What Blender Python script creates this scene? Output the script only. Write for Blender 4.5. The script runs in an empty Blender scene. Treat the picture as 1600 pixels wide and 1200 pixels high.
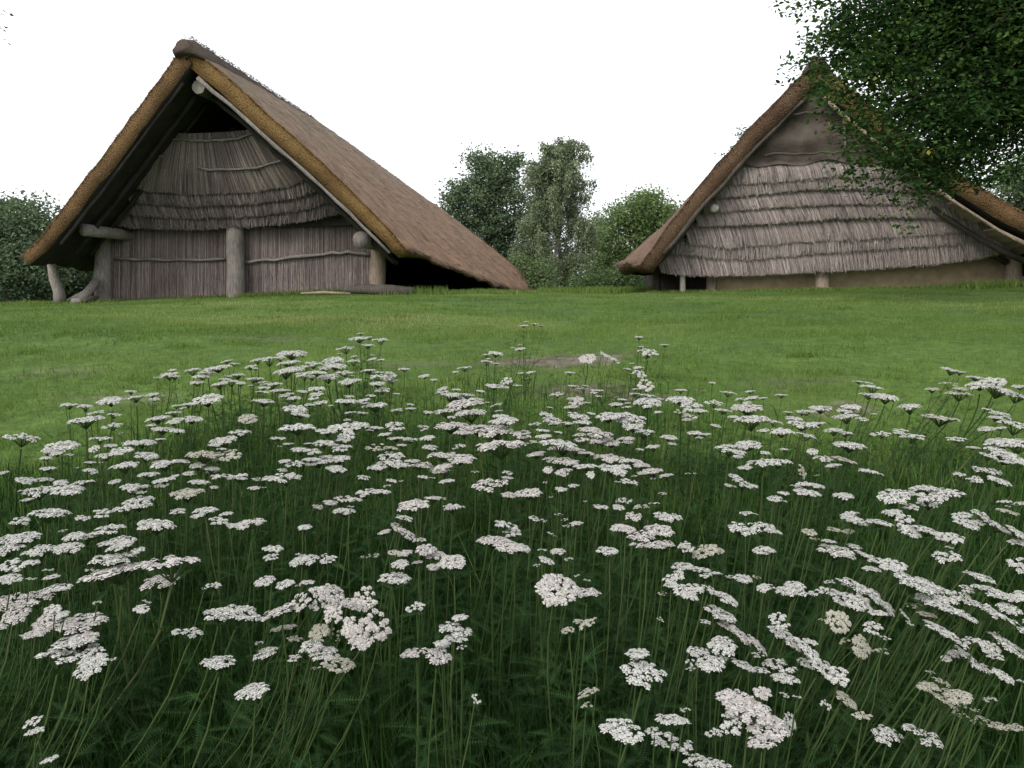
import bpy, bmesh, math, random
import numpy as np
from mathutils import Vector, Matrix, noise as mnoise
R = math.radians
random.seed(11); rng = np.random.default_rng(11)
S = bpy.context.scene
COL = S.collection

# ------------------------------------------------------------------ camera, sky, sun, exposure
EYE = 1.25; FPX = 1250.0; PITCH = math.atan(145.0 / FPX)
cd = bpy.data.cameras.new('camera'); cam = bpy.data.objects.new('camera', cd); COL.objects.link(cam)
cd.sensor_width = 36; cd.lens = 36 * FPX / 1600; cd.clip_start = 0.02; cd.clip_end = 3000
cam.location = (0, 0, EYE); cam.rotation_euler = (math.pi / 2 - PITCH, 0, 0)
S.camera = cam
SUN_EL, SUN_AZ = R(40), R(212)          # azimuth clockwise from +Y: behind the camera and to its left, behind thin overcast
W = bpy.data.worlds.new('World'); S.world = W; W.use_nodes = True
nt = W.node_tree; bg = nt.nodes['Background']
sky = nt.nodes.new('ShaderNodeTexSky'); sky.sky_type = 'NISHITA'; sky.sun_disc = False
sky.sun_elevation = SUN_EL; sky.sun_rotation = SUN_AZ; sky.dust_density = 5.0; sky.air_density = 1.0
hs = nt.nodes.new('ShaderNodeHueSaturation'); hs.inputs['Saturation'].default_value = 0.15
cl = nt.nodes.new('ShaderNodeMix'); cl.data_type = 'RGBA'; cl.inputs[0].default_value = 0.72      # thin even cloud over the clear sky
cl.inputs[7].default_value = (7.3, 7.5, 7.8, 1)
nt.links.new(sky.outputs[0], hs.inputs['Color']); nt.links.new(hs.outputs[0], cl.inputs[6]); nt.links.new(cl.outputs[2], bg.inputs['Color'])
bg.inputs['Strength'].default_value = 0.12
sd = bpy.data.lights.new('sun', 'SUN'); sun = bpy.data.objects.new('sun', sd); COL.objects.link(sun)
sd.energy = 1.0; sd.angle = R(25); sd.color = (1.0, 0.94, 0.84)
sdir = Vector((math.sin(SUN_AZ) * math.cos(SUN_EL), math.cos(SUN_AZ) * math.cos(SUN_EL), math.sin(SUN_EL)))
sun.rotation_euler = sdir.to_track_quat('Z', 'Y').to_euler()
S.view_settings.view_transform = 'Standard'; S.view_settings.look = 'None'
S.view_settings.gamma = 1.0; S.view_settings.exposure = 0.95

# ------------------------------------------------------------------ helpers
def at(px, py, Y):
    """the world point seen at a pixel of the 1600x1200 photograph, Y metres in front of the camera"""
    a = (px - 800) / FPX; b = (600 - py) / FPX
    d = Vector((a, math.cos(PITCH) + b * math.sin(PITCH), -math.sin(PITCH) + b * math.cos(PITCH)))
    return Vector((0, 0, EYE)) + d * (Y / d.y)

def ground_z(x, y):
    x = np.asarray(x, float); y = np.asarray(y, float)
    z = 1.22 * (1 - np.exp(-np.maximum(y, -4) / 6.0))
    z = z - 0.022 * np.maximum(0, -(x + 4)) ** 1.25 * np.clip(y / 12, 0, 1)
    z = z + 0.018 * np.clip(x - 2, 0, 12) * np.clip(y / 15, 0, 1.2)
    z = z - 0.0010 * np.maximum(0, y - 24) ** 1.7 / (1 + 0.002 * np.maximum(0, y - 24) ** 1.2)
    bump = (0.022 * np.sin(x * 1.7 + 0.6 * np.sin(y * 0.9)) * np.sin(y * 1.25 + 0.8 * np.sin(x * 0.7)) + 0.012 * np.sin(x * 3.9 + y * 2.3) * np.sin(y * 3.1 - x))
    return z + bump * np.clip((y - 2.0) / 3, 0, 1)
def gz(x, y): return float(ground_z(x, y))

def tag(o, label=None, cat=None, group=None, kind=None):
    for k, v in (('label', label), ('category', cat), ('group', group), ('kind', kind)):
        if v: o[k] = v
    return o
def link(o, parent=None):
    COL.objects.link(o)
    if parent is not None:
        o.parent = parent
        o.location = o.location - parent.location
    return o
def empty(name, loc):
    o = bpy.data.objects.new(name, None); o.location = loc; o.empty_display_size = 0.1; COL.objects.link(o); return o

class MB:
    """collects shapes in world coordinates and links them as ONE mesh object"""
    def __init__(s): s.v = []; s.f = []; s.m = []; s.t = []
    def add(s, vs, fs, m=0, t=0.5):
        k = len(s.v); s.v += [tuple(v) for v in vs]; s.f += [tuple(i + k for i in f) for f in fs]; s.m += [m] * len(fs)
        s.t += [t] * len(vs)
    def tube(s, pts, rad, n=8, m=0, t=0.5, cap=True, wob=0.0):
        pts = [Vector(p) for p in pts]
        if not hasattr(rad, '__len__'): rad = [rad] * len(pts)
        vs = []; fs = []
        up = Vector((0, 0, 1))
        d0 = (pts[1] - pts[0]).normalized()
        if abs(d0.z) > 0.9: up = Vector((1, 0, 0))
        for i, p in enumerate(pts):
            d = (pts[min(i + 1, len(pts) - 1)] - pts[max(i - 1, 0)]).normalized()
            a = d.cross(up).normalized(); b = a.cross(d).normalized()
            for k in range(n):
                an = 2 * math.pi * k / n
                r = rad[i] * (1 + wob * mnoise.noise(Vector((p.x * 2 + math.cos(an) * 1.3, p.y * 2 + math.sin(an) * 1.3, p.z * 2))))
                vs.append(p + (a * math.cos(an) + b * math.sin(an)) * r)
        for i in range(len(pts) - 1):
            for k in range(n):
                fs.append((i * n + k, i * n + (k + 1) % n, (i + 1) * n + (k + 1) % n, (i + 1) * n + k))
        if cap:
            fs.append(tuple(range(n))[::-1]); fs.append(tuple((len(pts) - 1) * n + k for k in range(n)))
        s.add(vs, fs, m, t)
    def build(s, name, mats, parent=None, origin=None, smooth=False):
        me = bpy.data.meshes.new(name)
        o0 = Vector(origin) if origin is not None else Vector((0, 0, 0))
        me.from_pydata([(v[0] - o0.x, v[1] - o0.y, v[2] - o0.z) for v in s.v], [], s.f)
        if not isinstance(mats, (list, tuple)): mats = [mats]
        for m in mats: me.materials.append(m)
        me.polygons.foreach_set('material_index', s.m)
        if smooth: me.polygons.foreach_set('use_smooth', [True] * len(s.f))
        at_ = me.attributes.new('tint', 'FLOAT', 'POINT'); at_.data.foreach_set('value', s.t)
        me.update()
        o = bpy.data.objects.new(name, me)
        if origin is not None: o.location = o0
        elif parent is not None: o.location = (0, 0, 0)
        return link(o, parent)

def np_mesh(name, V, F, mats, tint=None, parent=None, origin=(0, 0, 0), midx=None, smooth=False):
    """V (n,3), F (m,k) arrays -> one mesh object"""
    me = bpy.data.meshes.new(name)
    V = np.asarray(V, np.float32) - np.asarray(origin, np.float32); F = np.asarray(F, np.int32); m, k = F.shape
    me.vertices.add(len(V)); me.vertices.foreach_set('co', V.ravel())
    me.loops.add(m * k); me.loops.foreach_set('vertex_index', F.ravel())
    me.polygons.add(m); me.polygons.foreach_set('loop_start', np.arange(0, m * k, k, dtype=np.int32))
    if not isinstance(mats, (list, tuple)): mats = [mats]
    for x in mats: me.materials.append(x)
    if midx is not None: me.polygons.foreach_set('material_index', np.asarray(midx, np.int32))
    if smooth: me.polygons.foreach_set('use_smooth', np.ones(m, bool))
    if tint is not None:
        a = me.attributes.new('tint', 'FLOAT', 'POINT'); a.data.foreach_set('value', np.asarray(tint, np.float32))
    me.update(calc_edges=True); me.validate()
    o = bpy.data.objects.new(name, me); o.location = origin
    return link(o, parent)

# ------------------------------------------------------------------ materials
def new_mat(name):
    m = bpy.data.materials.new(name); m.use_nodes = True
    return m, m.node_tree, m.node_tree.nodes['Principled BSDF']
def ramp(nt, fac, stops):
    r = nt.nodes.new('ShaderNodeValToRGB'); e = r.color_ramp.elements
    while len(e) < len(stops): e.new(0.5)
    for i, (p, c) in enumerate(stops): e[i].position = p; e[i].color = (*c, 1)
    nt.links.new(fac, r.inputs[0]); return r.outputs[0]
def noise(nt, vec, scale, detail=3, rough=0.55, stretch=None):
    if stretch:
        mp = nt.nodes.new('ShaderNodeMapping'); mp.inputs['Scale'].default_value = stretch
        nt.links.new(vec, mp.inputs[0]); vec = mp.outputs[0]
    n = nt.nodes.new('ShaderNodeTexNoise'); n.inputs['Scale'].default_value = scale
    n.inputs['Detail'].default_value = detail; n.inputs['Roughness'].default_value = rough
    nt.links.new(vec, n.inputs['Vector']); return n.outputs['Fac']
def mix(nt, a, b, fac, mode='MIX'):
    x = nt.nodes.new('ShaderNodeMix'); x.data_type = 'RGBA'; x.blend_type = mode
    for s, v in ((x.inputs[6], a), (x.inputs[7], b)):
        if hasattr(v, 'is_output'): nt.links.new(v, s)
        else: s.default_value = (*v, 1)
    if hasattr(fac, 'is_output'): nt.links.new(fac, x.inputs[0])
    else: x.inputs[0].default_value = fac
    return x.outputs[2]
def coords(nt, kind='Object'):
    return nt.nodes.new('ShaderNodeTexCoord').outputs[kind]
def attr(nt, name='tint'):
    a = nt.nodes.new('ShaderNodeAttribute'); a.attribute_name = name; return a.outputs['Fac']
def bump(nt, bsdf, h, strength=0.5, dist=0.02):
    b = nt.nodes.new('ShaderNodeBump'); b.inputs['Strength'].default_value = strength; b.inputs['Distance'].default_value = dist
    nt.links.new(h, b.inputs['Height']); nt.links.new(b.outputs[0], bsdf.inputs['Normal'])
def leaf_mat(name, stops, transl=0.3, rough=0.7, spec=0.08):
    """leaves and blades: colour runs over the per-leaf tint; some light comes through"""
    m, nt, b = new_mat(name)
    c = ramp(nt, attr(nt), stops)
    n = noise(nt, coords(nt), 6, 2)
    c = mix(nt, c, (0.5, 0.5, 0.5), 0.0) if False else c
    hsv = nt.nodes.new('ShaderNodeHueSaturation'); nt.links.new(c, hsv.inputs['Color'])
    mr = nt.nodes.new('ShaderNodeMapRange'); mr.inputs[3].default_value = 0.75; mr.inputs[4].default_value = 1.25
    nt.links.new(n, mr.inputs[0]); nt.links.new(mr.outputs[0], hsv.inputs['Value'])
    c = hsv.outputs[0]
    nt.links.new(c, b.inputs['Base Color']); b.inputs['Roughness'].default_value = rough
    b.inputs['Specular IOR Level'].default_value = spec
    t = nt.nodes.new('ShaderNodeBsdfTranslucent'); nt.links.new(c, t.inputs['Color'])
    mx = nt.nodes.new('ShaderNodeMixShader'); mx.inputs[0].default_value = transl
    nt.links.new(b.outputs[0], mx.inputs[1]); nt.links.new(t.outputs[0], mx.inputs[2])
    nt.links.new(mx.outputs[0], nt.nodes['Material Output'].inputs['Surface'])
    return m
M = {}
def straw_mat(name, dark, mid, light, scale=1.0):
    m, nt, b = new_mat(name)
    c = ramp(nt, attr(nt), [(0.0, dark), (0.5, mid), (1.0, light)])
    o = coords(nt)
    big = noise(nt, o, 1.1 * scale, 3)
    fine = noise(nt, o, 9, 3, 0.6, (14, 14, 0.7))
    c = mix(nt, c, (0.55, 0.5, 0.47), ramp(nt, big, [(0.35, (0, 0, 0)), (0.7, (1, 1, 1))]), 'OVERLAY') if False else c
    c = mix(nt, c, ramp(nt, fine, [(0.3, (0.45, 0.43, 0.42)), (0.65, (1.1, 1.1, 1.1))]), 0.8, 'MULTIPLY')
    c = mix(nt, c, ramp(nt, big, [(0.3, (0.72, 0.7, 0.7)), (0.7, (1.12, 1.1, 1.08))]), 0.9, 'MULTIPLY')
    nt.links.new(c, b.inputs['Base Color']); b.inputs['Roughness'].default_value = 0.85; b.inputs['Specular IOR Level'].default_value = 0.15
    bump(nt, b, fine, 0.9, 0.02)
    return m
M['straw_left'] = straw_mat('weathered_reed', (0.09, 0.076, 0.077), (0.245, 0.205, 0.20), (0.48, 0.41, 0.36))
M['straw_right'] = straw_mat('pale_grey_reed', (0.18, 0.156, 0.15), (0.40, 0.345, 0.33), (0.60, 0.53, 0.50))
M['reed_wall'] = straw_mat('purple_brown_reed', (0.115, 0.094, 0.092), (0.235, 0.195, 0.188), (0.40, 0.34, 0.315))

def thatch_mat(name, top, low, speck):
    m, nt, b = new_mat(name)
    uv = coords(nt, 'UV')
    fine = noise(nt, uv, 1.0, 4, 0.7, (26, 9, 1))
    speckle = noise(nt, uv, 1.0, 2, 0.6, (60, 34, 1))
    big = noise(nt, uv, 0.5, 4, 0.6)
    sep = nt.nodes.new('ShaderNodeSeparateXYZ'); nt.links.new(uv, sep.inputs[0])
    mr = nt.nodes.new('ShaderNodeMapRange'); mr.inputs[2].default_value = 6.5; nt.links.new(sep.outputs[1], mr.inputs[0])
    ad = nt.nodes.new('ShaderNodeMath'); ad.operation = 'MULTIPLY_ADD'; nt.links.new(big, ad.inputs[0]); ad.inputs[1].default_value = 0.8
    sb = nt.nodes.new('ShaderNodeMath'); sb.operation = 'SUBTRACT'; nt.links.new(mr.outputs[0], sb.inputs[0]); sb.inputs[1].default_value = 0.4
    nt.links.new(sb.outputs[0], ad.inputs[2])
    c = ramp(nt, ad.outputs[0], [(0.1, top), (0.75, low)])
    c = mix(nt, c, ramp(nt, fine, [(0.3, (0.58, 0.55, 0.53)), (0.62, (1.05, 1.03, 1.0))]), 0.8, 'MULTIPLY')
    streak = noise(nt, uv, 1.0, 4, 0.65, (2.2, 0.22, 1))
    c = mix(nt, c, ramp(nt, streak, [(0.3, (0.62, 0.62, 0.62)), (0.55, (1, 1, 1)), (0.75, (1.22, 1.2, 1.16))]), 0.85, 'MULTIPLY')
    c = mix(nt, c, speck, ramp(nt, speckle, [(0.6, (0, 0, 0)), (0.75, (0.65, 0.65, 0.65))]))
    nt.links.new(c, b.inputs['Base Color']); b.inputs['Roughness'].default_value = 0.9; b.inputs['Specular IOR Level'].default_value = 0.1
    h = mix(nt, fine, speckle, 0.4); bump(nt, b, h, 0.9, 0.05)
    return m
M['thatch'] = thatch_mat('weathered_thatch', (0.265, 0.215, 0.165), (0.30, 0.195, 0.135), (0.46, 0.36, 0.26))
M['thatch_dark'] = thatch_mat('brown_thatch', (0.15, 0.115, 0.09), (0.20, 0.135, 0.10), (0.32, 0.24, 0.18))
def cut_mat(name, a, b_, c_):
    m, nt, b = new_mat(name)
    o = coords(nt)
    v = nt.nodes.new('ShaderNodeTexVoronoi'); v.inputs['Scale'].default_value = 48; nt.links.new(o, v.inputs['Vector'])
    big = noise(nt, o, 1.3, 4, 0.6)
    c = ramp(nt, v.outputs['Distance'], [(0.1, c_), (0.45, b_), (0.8, a)])
    c = mix(nt, c, ramp(nt, big, [(0.3, (0.5, 0.46, 0.42)), (0.65, (1.08, 1.05, 1.0))]), 0.85, 'MULTIPLY')
    nt.links.new(c, b.inputs['Base Color']); b.inputs['Roughness'].default_value = 0.9; b.inputs['Specular IOR Level'].default_value = 0.1
    inv = nt.nodes.new('ShaderNodeMath'); inv.operation = 'SUBTRACT'; inv.inputs[0].default_value = 1; nt.links.new(v.outputs['Distance'], inv.inputs[1])
    bump(nt, b, inv.outputs[0], 1.0, 0.03)
    return m
M['cut'] = cut_mat('cut_reed_ends', (0.14, 0.084, 0.036), (0.26, 0.165, 0.072), (0.43, 0.29, 0.13))
M['cut_dull'] = cut_mat('dull_reed_ends', (0.085, 0.052, 0.028), (0.165, 0.103, 0.052), (0.28, 0.185, 0.09))
M['cut_brown'] = cut_mat('weathered_reed_ends', (0.075, 0.046, 0.030), (0.145, 0.094, 0.063), (0.24, 0.165, 0.11))
def wood_mat(name, a, b_):
    m, nt, b = new_mat(name)
    o = coords(nt)
    f = noise(nt, o, 5, 5, 0.65, (9, 9, 1.1)); g = noise(nt, o, 2, 3)
    c = ramp(nt, f, [(0.25, tuple(x * 0.45 for x in a)), (0.45, a), (0.75, b_)])
    c = mix(nt, c, ramp(nt, g, [(0.3, (0.6, 0.6, 0.6)), (0.7, (1.1, 1.1, 1.1))]), 0.8, 'MULTIPLY')
    nt.links.new(c, b.inputs['Base Color']); b.inputs['Roughness'].default_value = 0.8; b.inputs['Specular IOR Level'].default_value = 0.2
    bump(nt, b, f, 0.7, 0.02); return m
M['wood'] = wood_mat('grey_weathered_wood', (0.20, 0.178, 0.16), (0.36, 0.33, 0.30))
M['wood_dark'] = wood_mat('dark_wood', (0.07, 0.06, 0.052), (0.14, 0.12, 0.10))
M['wood_pale'] = wood_mat('pale_bare_wood', (0.36, 0.33, 0.28), (0.60, 0.56, 0.50))
M['wood_tan'] = wood_mat('tan_wood', (0.26, 0.20, 0.15), (0.42, 0.34, 0.26))
M['bark'] = wood_mat('bark', (0.055, 0.045, 0.036), (0.13, 0.11, 0.09))
M['oak_bark'] = wood_mat('oak_bark', (0.028, 0.024, 0.020), (0.07, 0.06, 0.05))
M['birch_bark'] = wood_mat('birch_bark', (0.16, 0.15, 0.14), (0.42, 0.40, 0.38))
def rough_mat(name, a, b_, scale=3, dist=0.03):
    m, nt, b = new_mat(name); o = coords(nt)
    f = noise(nt, o, scale, 6, 0.65); c = ramp(nt, f, [(0.3, a), (0.7, b_)])
    nt.links.new(c, b.inputs['Base Color']); b.inputs['Roughness'].default_value = 0.9; b.inputs['Specular IOR Level'].default_value = 0.15
    bump(nt, b, f, 0.8, dist); return m
M['clay'] = rough_mat('clay_daub', (0.33, 0.25, 0.15), (0.50, 0.40, 0.25), 5)
M['hide'] = rough_mat('brown_hide', (0.055, 0.043, 0.037), (0.125, 0.102, 0.088), 2.2, 0.05)
M['dark_in'] = rough_mat('shaded_inside', (0.02, 0.018, 0.017), (0.045, 0.04, 0.036), 3)  # dark colour stands in for shade under the roofs and behind the reeds
M['lawn_blade'] = leaf_mat('lawn_blades', [(0.0, (0.065, 0.115, 0.026)), (0.5, (0.12, 0.19, 0.042)), (0.85, (0.18, 0.235, 0.065)), (1.0, (0.27, 0.28, 0.12))], 0.35)
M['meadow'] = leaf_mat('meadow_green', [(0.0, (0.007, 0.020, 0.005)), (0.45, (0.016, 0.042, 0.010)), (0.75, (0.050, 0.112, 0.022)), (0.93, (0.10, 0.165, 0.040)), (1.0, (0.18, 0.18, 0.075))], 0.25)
M['yarrow_green'] = leaf_mat('yarrow_leaf', [(0.0, (0.010, 0.026, 0.009)), (0.5, (0.025, 0.060, 0.018)), (1.0, (0.062, 0.122, 0.034))], 0.22)
M['yarrow_stem'] = leaf_mat('yarrow_stem', [(0.0, (0.022, 0.044, 0.013)), (0.6, (0.044, 0.074, 0.023)), (1.0, (0.09, 0.088, 0.042))], 0.05)
M['oak_leaf'] = leaf_mat('oak_leaf', [(0.0, (0.014, 0.034, 0.012)), (0.5, (0.036, 0.082, 0.022)), (0.85, (0.09, 0.155, 0.032)), (1.0, (0.24, 0.25, 0.05))], 0.35)
M['dark_leaf'] = leaf_mat('dark_leaf', [(0.0, (0.050, 0.078, 0.046)), (0.6, (0.115, 0.165, 0.088)), (1.0, (0.24, 0.29, 0.165))], 0.3)
M['birch_leaf'] = leaf_mat('birch_leaf', [(0.0, (0.085, 0.115, 0.065)), (0.6, (0.18, 0.22, 0.125)), (1.0, (0.34, 0.38, 0.24))], 0.3)
M['bright_leaf'] = leaf_mat('bright_leaf', [(0.0, (0.055, 0.092, 0.034)), (0.6, (0.125, 0.19, 0.068)), (1.0, (0.24, 0.31, 0.13))], 0.35)
M['bush_leaf'] = leaf_mat('bush_leaf', [(0.0, (0.040, 0.070, 0.028)), (0.6, (0.085, 0.135, 0.055)), (1.0, (0.16, 0.22, 0.10))], 0.3)
def petal_mat(name, c0, c1):
    m, nt, b = new_mat(name)
    c = ramp(nt, attr(nt), [(0.0, c0), (1.0, c1)])
    nt.links.new(c, b.inputs['Base Color']); b.inputs['Roughness'].default_value = 0.75; b.inputs['Specular IOR Level'].default_value = 0.1
    return m
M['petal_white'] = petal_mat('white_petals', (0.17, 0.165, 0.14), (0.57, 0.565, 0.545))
M['petal_pink'] = petal_mat('pinkish_petals', (0.17, 0.155, 0.14), (0.545, 0.515, 0.495))
M['petal_grey'] = petal_mat('faded_petals', (0.15, 0.15, 0.11), (0.44, 0.42, 0.36))

# ------------------------------------------------------------------ ground
PATCHES = [(at(865, 548, 5.75), 0.56, 0.24), (at(905, 582, 4.72), 0.32, 0.19), (at(985, 592, 4.55), 0.22, 0.12), (at(1312, 626, 4.25), 0.15, 0.14),
           (at(180, 606, 4.6), 0.42, 0.14), (at(95, 571, 5.3), 0.26, 0.14), (at(660, 554, 5.6), 0.35, 0.12), (at(420, 525, 7.0), 0.5, 0.12), (at(1240, 585, 4.9), 0.4, 0.12)]
def bare(x, y):
    """0 where grass grows, up to 1 on worn earth"""
    x = np.asarray(x, float); y = np.asarray(y, float); d = np.zeros(np.broadcast(x, y).shape)
    for i, (p, a, b) in enumerate(PATCHES):
        r = np.sqrt(((x - p.x) / a) ** 2 + ((y - p.y) / b) ** 2) + 0.18 * np.sin(x * 17 + y * 9 + i) + 0.12 * np.sin(x * 31 - y * 23)
        d = np.maximum(d, np.clip((1.15 - r) * 2.2, 0, 1) * (1.0 if i in (0, 1, 2, 3) else 0.35))
    return d
xs = np.concatenate([[-900, -400, -180, -90, -50, -30], np.linspace(-20, 20, 241), [30, 50, 90, 180, 400, 900]])
ys = np.concatenate([[-200, -60, -20, -8], np.linspace(-3, 30, 221), [36, 44, 60, 90, 160, 320, 700, 1500]])
GX, GY = np.meshgrid(xs, ys); GZ = ground_z(GX, GY)
V = np.stack([GX, GY, GZ], -1).reshape(-1, 3); nx = len(xs); ny = len(ys)
I = (np.arange(ny - 1)[:, None] * nx + np.arange(nx - 1)[None]).ravel()
F = np.stack([I, I + 1, I + nx + 1, I + nx], 1)
m, nt, b = new_mat('turf_ground'); o = coords(nt)
g1 = noise(nt, o, 0.55, 5, 0.6); g2 = noise(nt, o, 9, 4, 0.65); g3 = noise(nt, o, 2.4, 4)
c = ramp(nt, g1, [(0.3, (0.045, 0.085, 0.020)), (0.7, (0.085, 0.14, 0.032))])
c = mix(nt, c, ramp(nt, g2, [(0.3, (0.45, 0.45, 0.45)), (0.7, (1.2, 1.2, 1.1))]), 0.9, 'MULTIPLY')
soil = ramp(nt, g2, [(0.3, (0.062, 0.050, 0.040)), (0.7, (0.16, 0.130, 0.110))])
c = mix(nt, c, soil, attr(nt))
nt.links.new(c, b.inputs['Base Color']); b.inputs['Roughness'].default_value = 0.95; b.inputs['Specular IOR Level'].default_value = 0.1
bump(nt, b, g2, 0.8, 0.03)
gr = np_mesh('ground', V, F, m, bare(GX, GY).ravel(), smooth=True); tag(gr, kind='structure')
# ------------------------------------------------------------------ thatched houses
def patch_grid(A, B, C, D, nu, nv, sag=0.0, rough=0.03, eave_sag=0.0):
    """grid from the edge A-B (top) to D-C (bottom); returns [rows][cols] of points"""
    n = (B - A).cross(D - A).normalized()
    if n.z < 0: n = -n
    rows = []
    for j in range(nv + 1):
        v = j / nv; row = []
        for i in range(nu + 1):
            u = i / nu
            p = (A * (1 - u) + B * u) * (1 - v) + (D * (1 - u) + C * u) * v
            p = p - n * sag * math.sin(math.pi * v) - Vector((0, 0, 1)) * eave_sag * math.sin(math.pi * min(1, u * 1.0)) * v * v
            p = p + n * (min(1, v * 6) * rough * (1.3 * mnoise.noise(p * 0.6) + mnoise.noise(p * 1.4) + 0.7 * mnoise.noise(p * 3.3)))
            if v > .8: p = p + Vector((0, 0, (v - .8) / .2 * .055 * (mnoise.noise(p * 2.3) + .8 * mnoise.noise(p * 6.1))))
            row.append(p)
        rows.append(row)
    return rows
def roof_object(name, patches, sides, thick, mats, parent, thin=.78):
    bm = bmesh.new(); uvl = bm.loops.layers.uv.new('UVMap'); dvl = bm.verts.layers.deform.verify()
    for ip, rows in enumerate(patches):
        vs = [[bm.verts.new(p) for p in row] for row in rows]
        nv = len(rows) - 1; nu = len(rows[0]) - 1
        for j, rw in enumerate(vs):       # the thatch thins out towards the eave
            for i, v_ in enumerate(rw): v_[dvl][0] = 1 - thin * max(0, (j / nv - .72) / .28) * min(1, .25 + i / nu * 8)
        du = (rows[0][-1] - rows[0][0]).length or (rows[-1][-1] - rows[-1][0]).length
        dl = (rows[-1][-1] - rows[-1][0]).length; du = max(du, dl); dv = (rows[-1][0] - rows[0][0]).length
        for j in range(nv):
            for i in range(nu):
                q = [vs[j][i], vs[j][i + 1], vs[j + 1][i + 1], vs[j + 1][i]]
                uv = [(i, j), (i + 1, j), (i + 1, j + 1), (i, j + 1)]
                try: f = bm.faces.new(q)
                except ValueError: continue
                f.smooth = True; f.material_index = sides[ip]
                f.normal_update()
                if f.normal.z < 0: f.normal_flip()
                uvd = {q[k_]: uv[k_] for k_ in range(4)}
                for l in f.loops: a, b_ = uvd[l.vert]; l[uvl].uv = (a / nu * du, b_ / nv * dv)
    bmesh.ops.remove_doubles(bm, verts=bm.verts, dist=0.004)
    bmesh.ops.dissolve_degenerate(bm, edges=bm.edges, dist=0.002)
    me = bpy.data.meshes.new(name); bm.to_mesh(me); bm.free()
    for m in mats: me.materials.append(m)
    o = bpy.data.objects.new(name, me); link(o, parent); o.location = -parent.location
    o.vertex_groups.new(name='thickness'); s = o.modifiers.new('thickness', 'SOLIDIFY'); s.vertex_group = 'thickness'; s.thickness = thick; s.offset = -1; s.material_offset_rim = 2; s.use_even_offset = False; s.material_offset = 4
    return o
def straws_on(patches, n, lo, hi, width, lift):
    """loose straw ends lying down the slope of the thatch: arrays of thin quads"""
    Vs = []; Ts = []
    wsum = [((r[0][-1] - r[0][0]).length + (r[-1][-1] - r[-1][0]).length) * (r[-1][0] - r[0][0]).length for r in patches]
    for rows, w in zip(patches, wsum):
        k = int(n * w / sum(wsum)); nv = len(rows) - 1; nu = len(rows[0]) - 1
        for _ in range(k):
            u = random.random() * (nu - 0.01); v = random.random() * (nv - 0.01); i = int(u); j = int(v)
            a, b_, c = rows[j][i], rows[j][i + 1], rows[j + 1][i]
            p = a + (b_ - a) * (u - i) + (c - a) * (v - j)
            d = (c - a); s = (b_ - a)
            if d.length < 1e-4 or s.length < 1e-4: continue
            d.normalize(); nrm = s.cross(d).normalized()
            if nrm.z < 0: nrm = -nrm
            s = d.cross(nrm).normalized()
            d2 = (d + s * random.uniform(-.25, .25)).normalized()
            L = random.uniform(lo, hi); w_ = width * random.uniform(.6, 1.4); q = p + nrm * 0.006; e = q + d2 * L + nrm * random.uniform(.2, 1) * lift
            Vs += [q - s * w_, q + s * w_, e + s * w_ * .6, e - s * w_ * .6]; Ts += [random.random()] * 4
    V = np.array([tuple(v) for v in Vs]); F = np.arange(len(V)).reshape(-1, 4)
    return V, F, Ts
def fringe(mb_lists, top, bot, thick, n, width, tint0=0.5, spread=0.35, rag=0.10, outward=Vector((0, -1, 0)), layers=2):
    """a course of reed hanging from the polyline top to the polyline bot, made of many thin reeds with ragged ends"""
    Vs, Fs, Ts = mb_lists
    def along(pl, u):
        L = [0]
        for a, b_ in zip(pl, pl[1:]): L.append(L[-1] + (b_ - a).length)
        x = u * L[-1]
        for k in range(len(pl) - 1):
            if x <= L[k + 1] or k == len(pl) - 2:
                return pl[k] + (pl[k + 1] - pl[k]) * ((x - L[k]) / max(1e-6, L[k + 1] - L[k]))
    for lay in range(layers):
        off0 = outward * (thick * 0.15 * lay); off1 = outward * (thick * (0.55 + 0.45 * lay / max(1, layers - 1)))
        for i in range(n):
            u = (i + random.uniform(-.6, .6)) / n; u = min(1, max(0, u))
            a = along(top, u) + off0; b_ = along(bot, u) + off1
            d = b_ - a; side = Vector((1, 0, 0)) * width * random.uniform(.5, 1.3)
            wav = 0.5 + 0.5 * mnoise.noise(Vector((u * 40, lay * 7.3, tint0 * 10 + top[0].z)))
            ext = random.gauss(0, rag) * 0.5 + (wav - 0.5) * rag
            b2 = b_ + d.normalized() * ext + Vector((random.gauss(0, .025), 0, 0)); mid = a + d * 0.55 + outward * (thick * 0.25) + Vector((random.gauss(0, .006), 0, 0))
            jit = outward * random.uniform(-.012, .02)
            k = len(Vs)
            Vs += [a - side + jit, a + side + jit, mid + side + jit, mid - side + jit, b2 + side * .7 + jit, b2 - side * .7 + jit]
            Fs += [(k, k + 1, k + 2, k + 3), (k + 3, k + 2, k + 4, k + 5)]
            t = min(1, max(0, tint0 + random.gauss(0, spread * .5) + (wav - .5) * .3)); t0 = max(0, t - .12)
            Ts += [t0, t0, t, t, min(1, t + .08), min(1, t + .08)]
def fringe_part(name, mat, parent, top, bot, thick, n, width, **k):
    L = ([], [], []); fringe(L, top, bot, thick, n, width, **k)
    return np_mesh(name, np.array([tuple(v) for v in L[0]]) - np.array(parent.location if parent.parent is None else Vector(parent.location) + Vector(parent.parent.location)), L[1], mat, L[2], None), L
def child(o, parent):
    """parent an object whose mesh is already in its parent's coordinates"""
    o.parent = parent; return o
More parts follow.
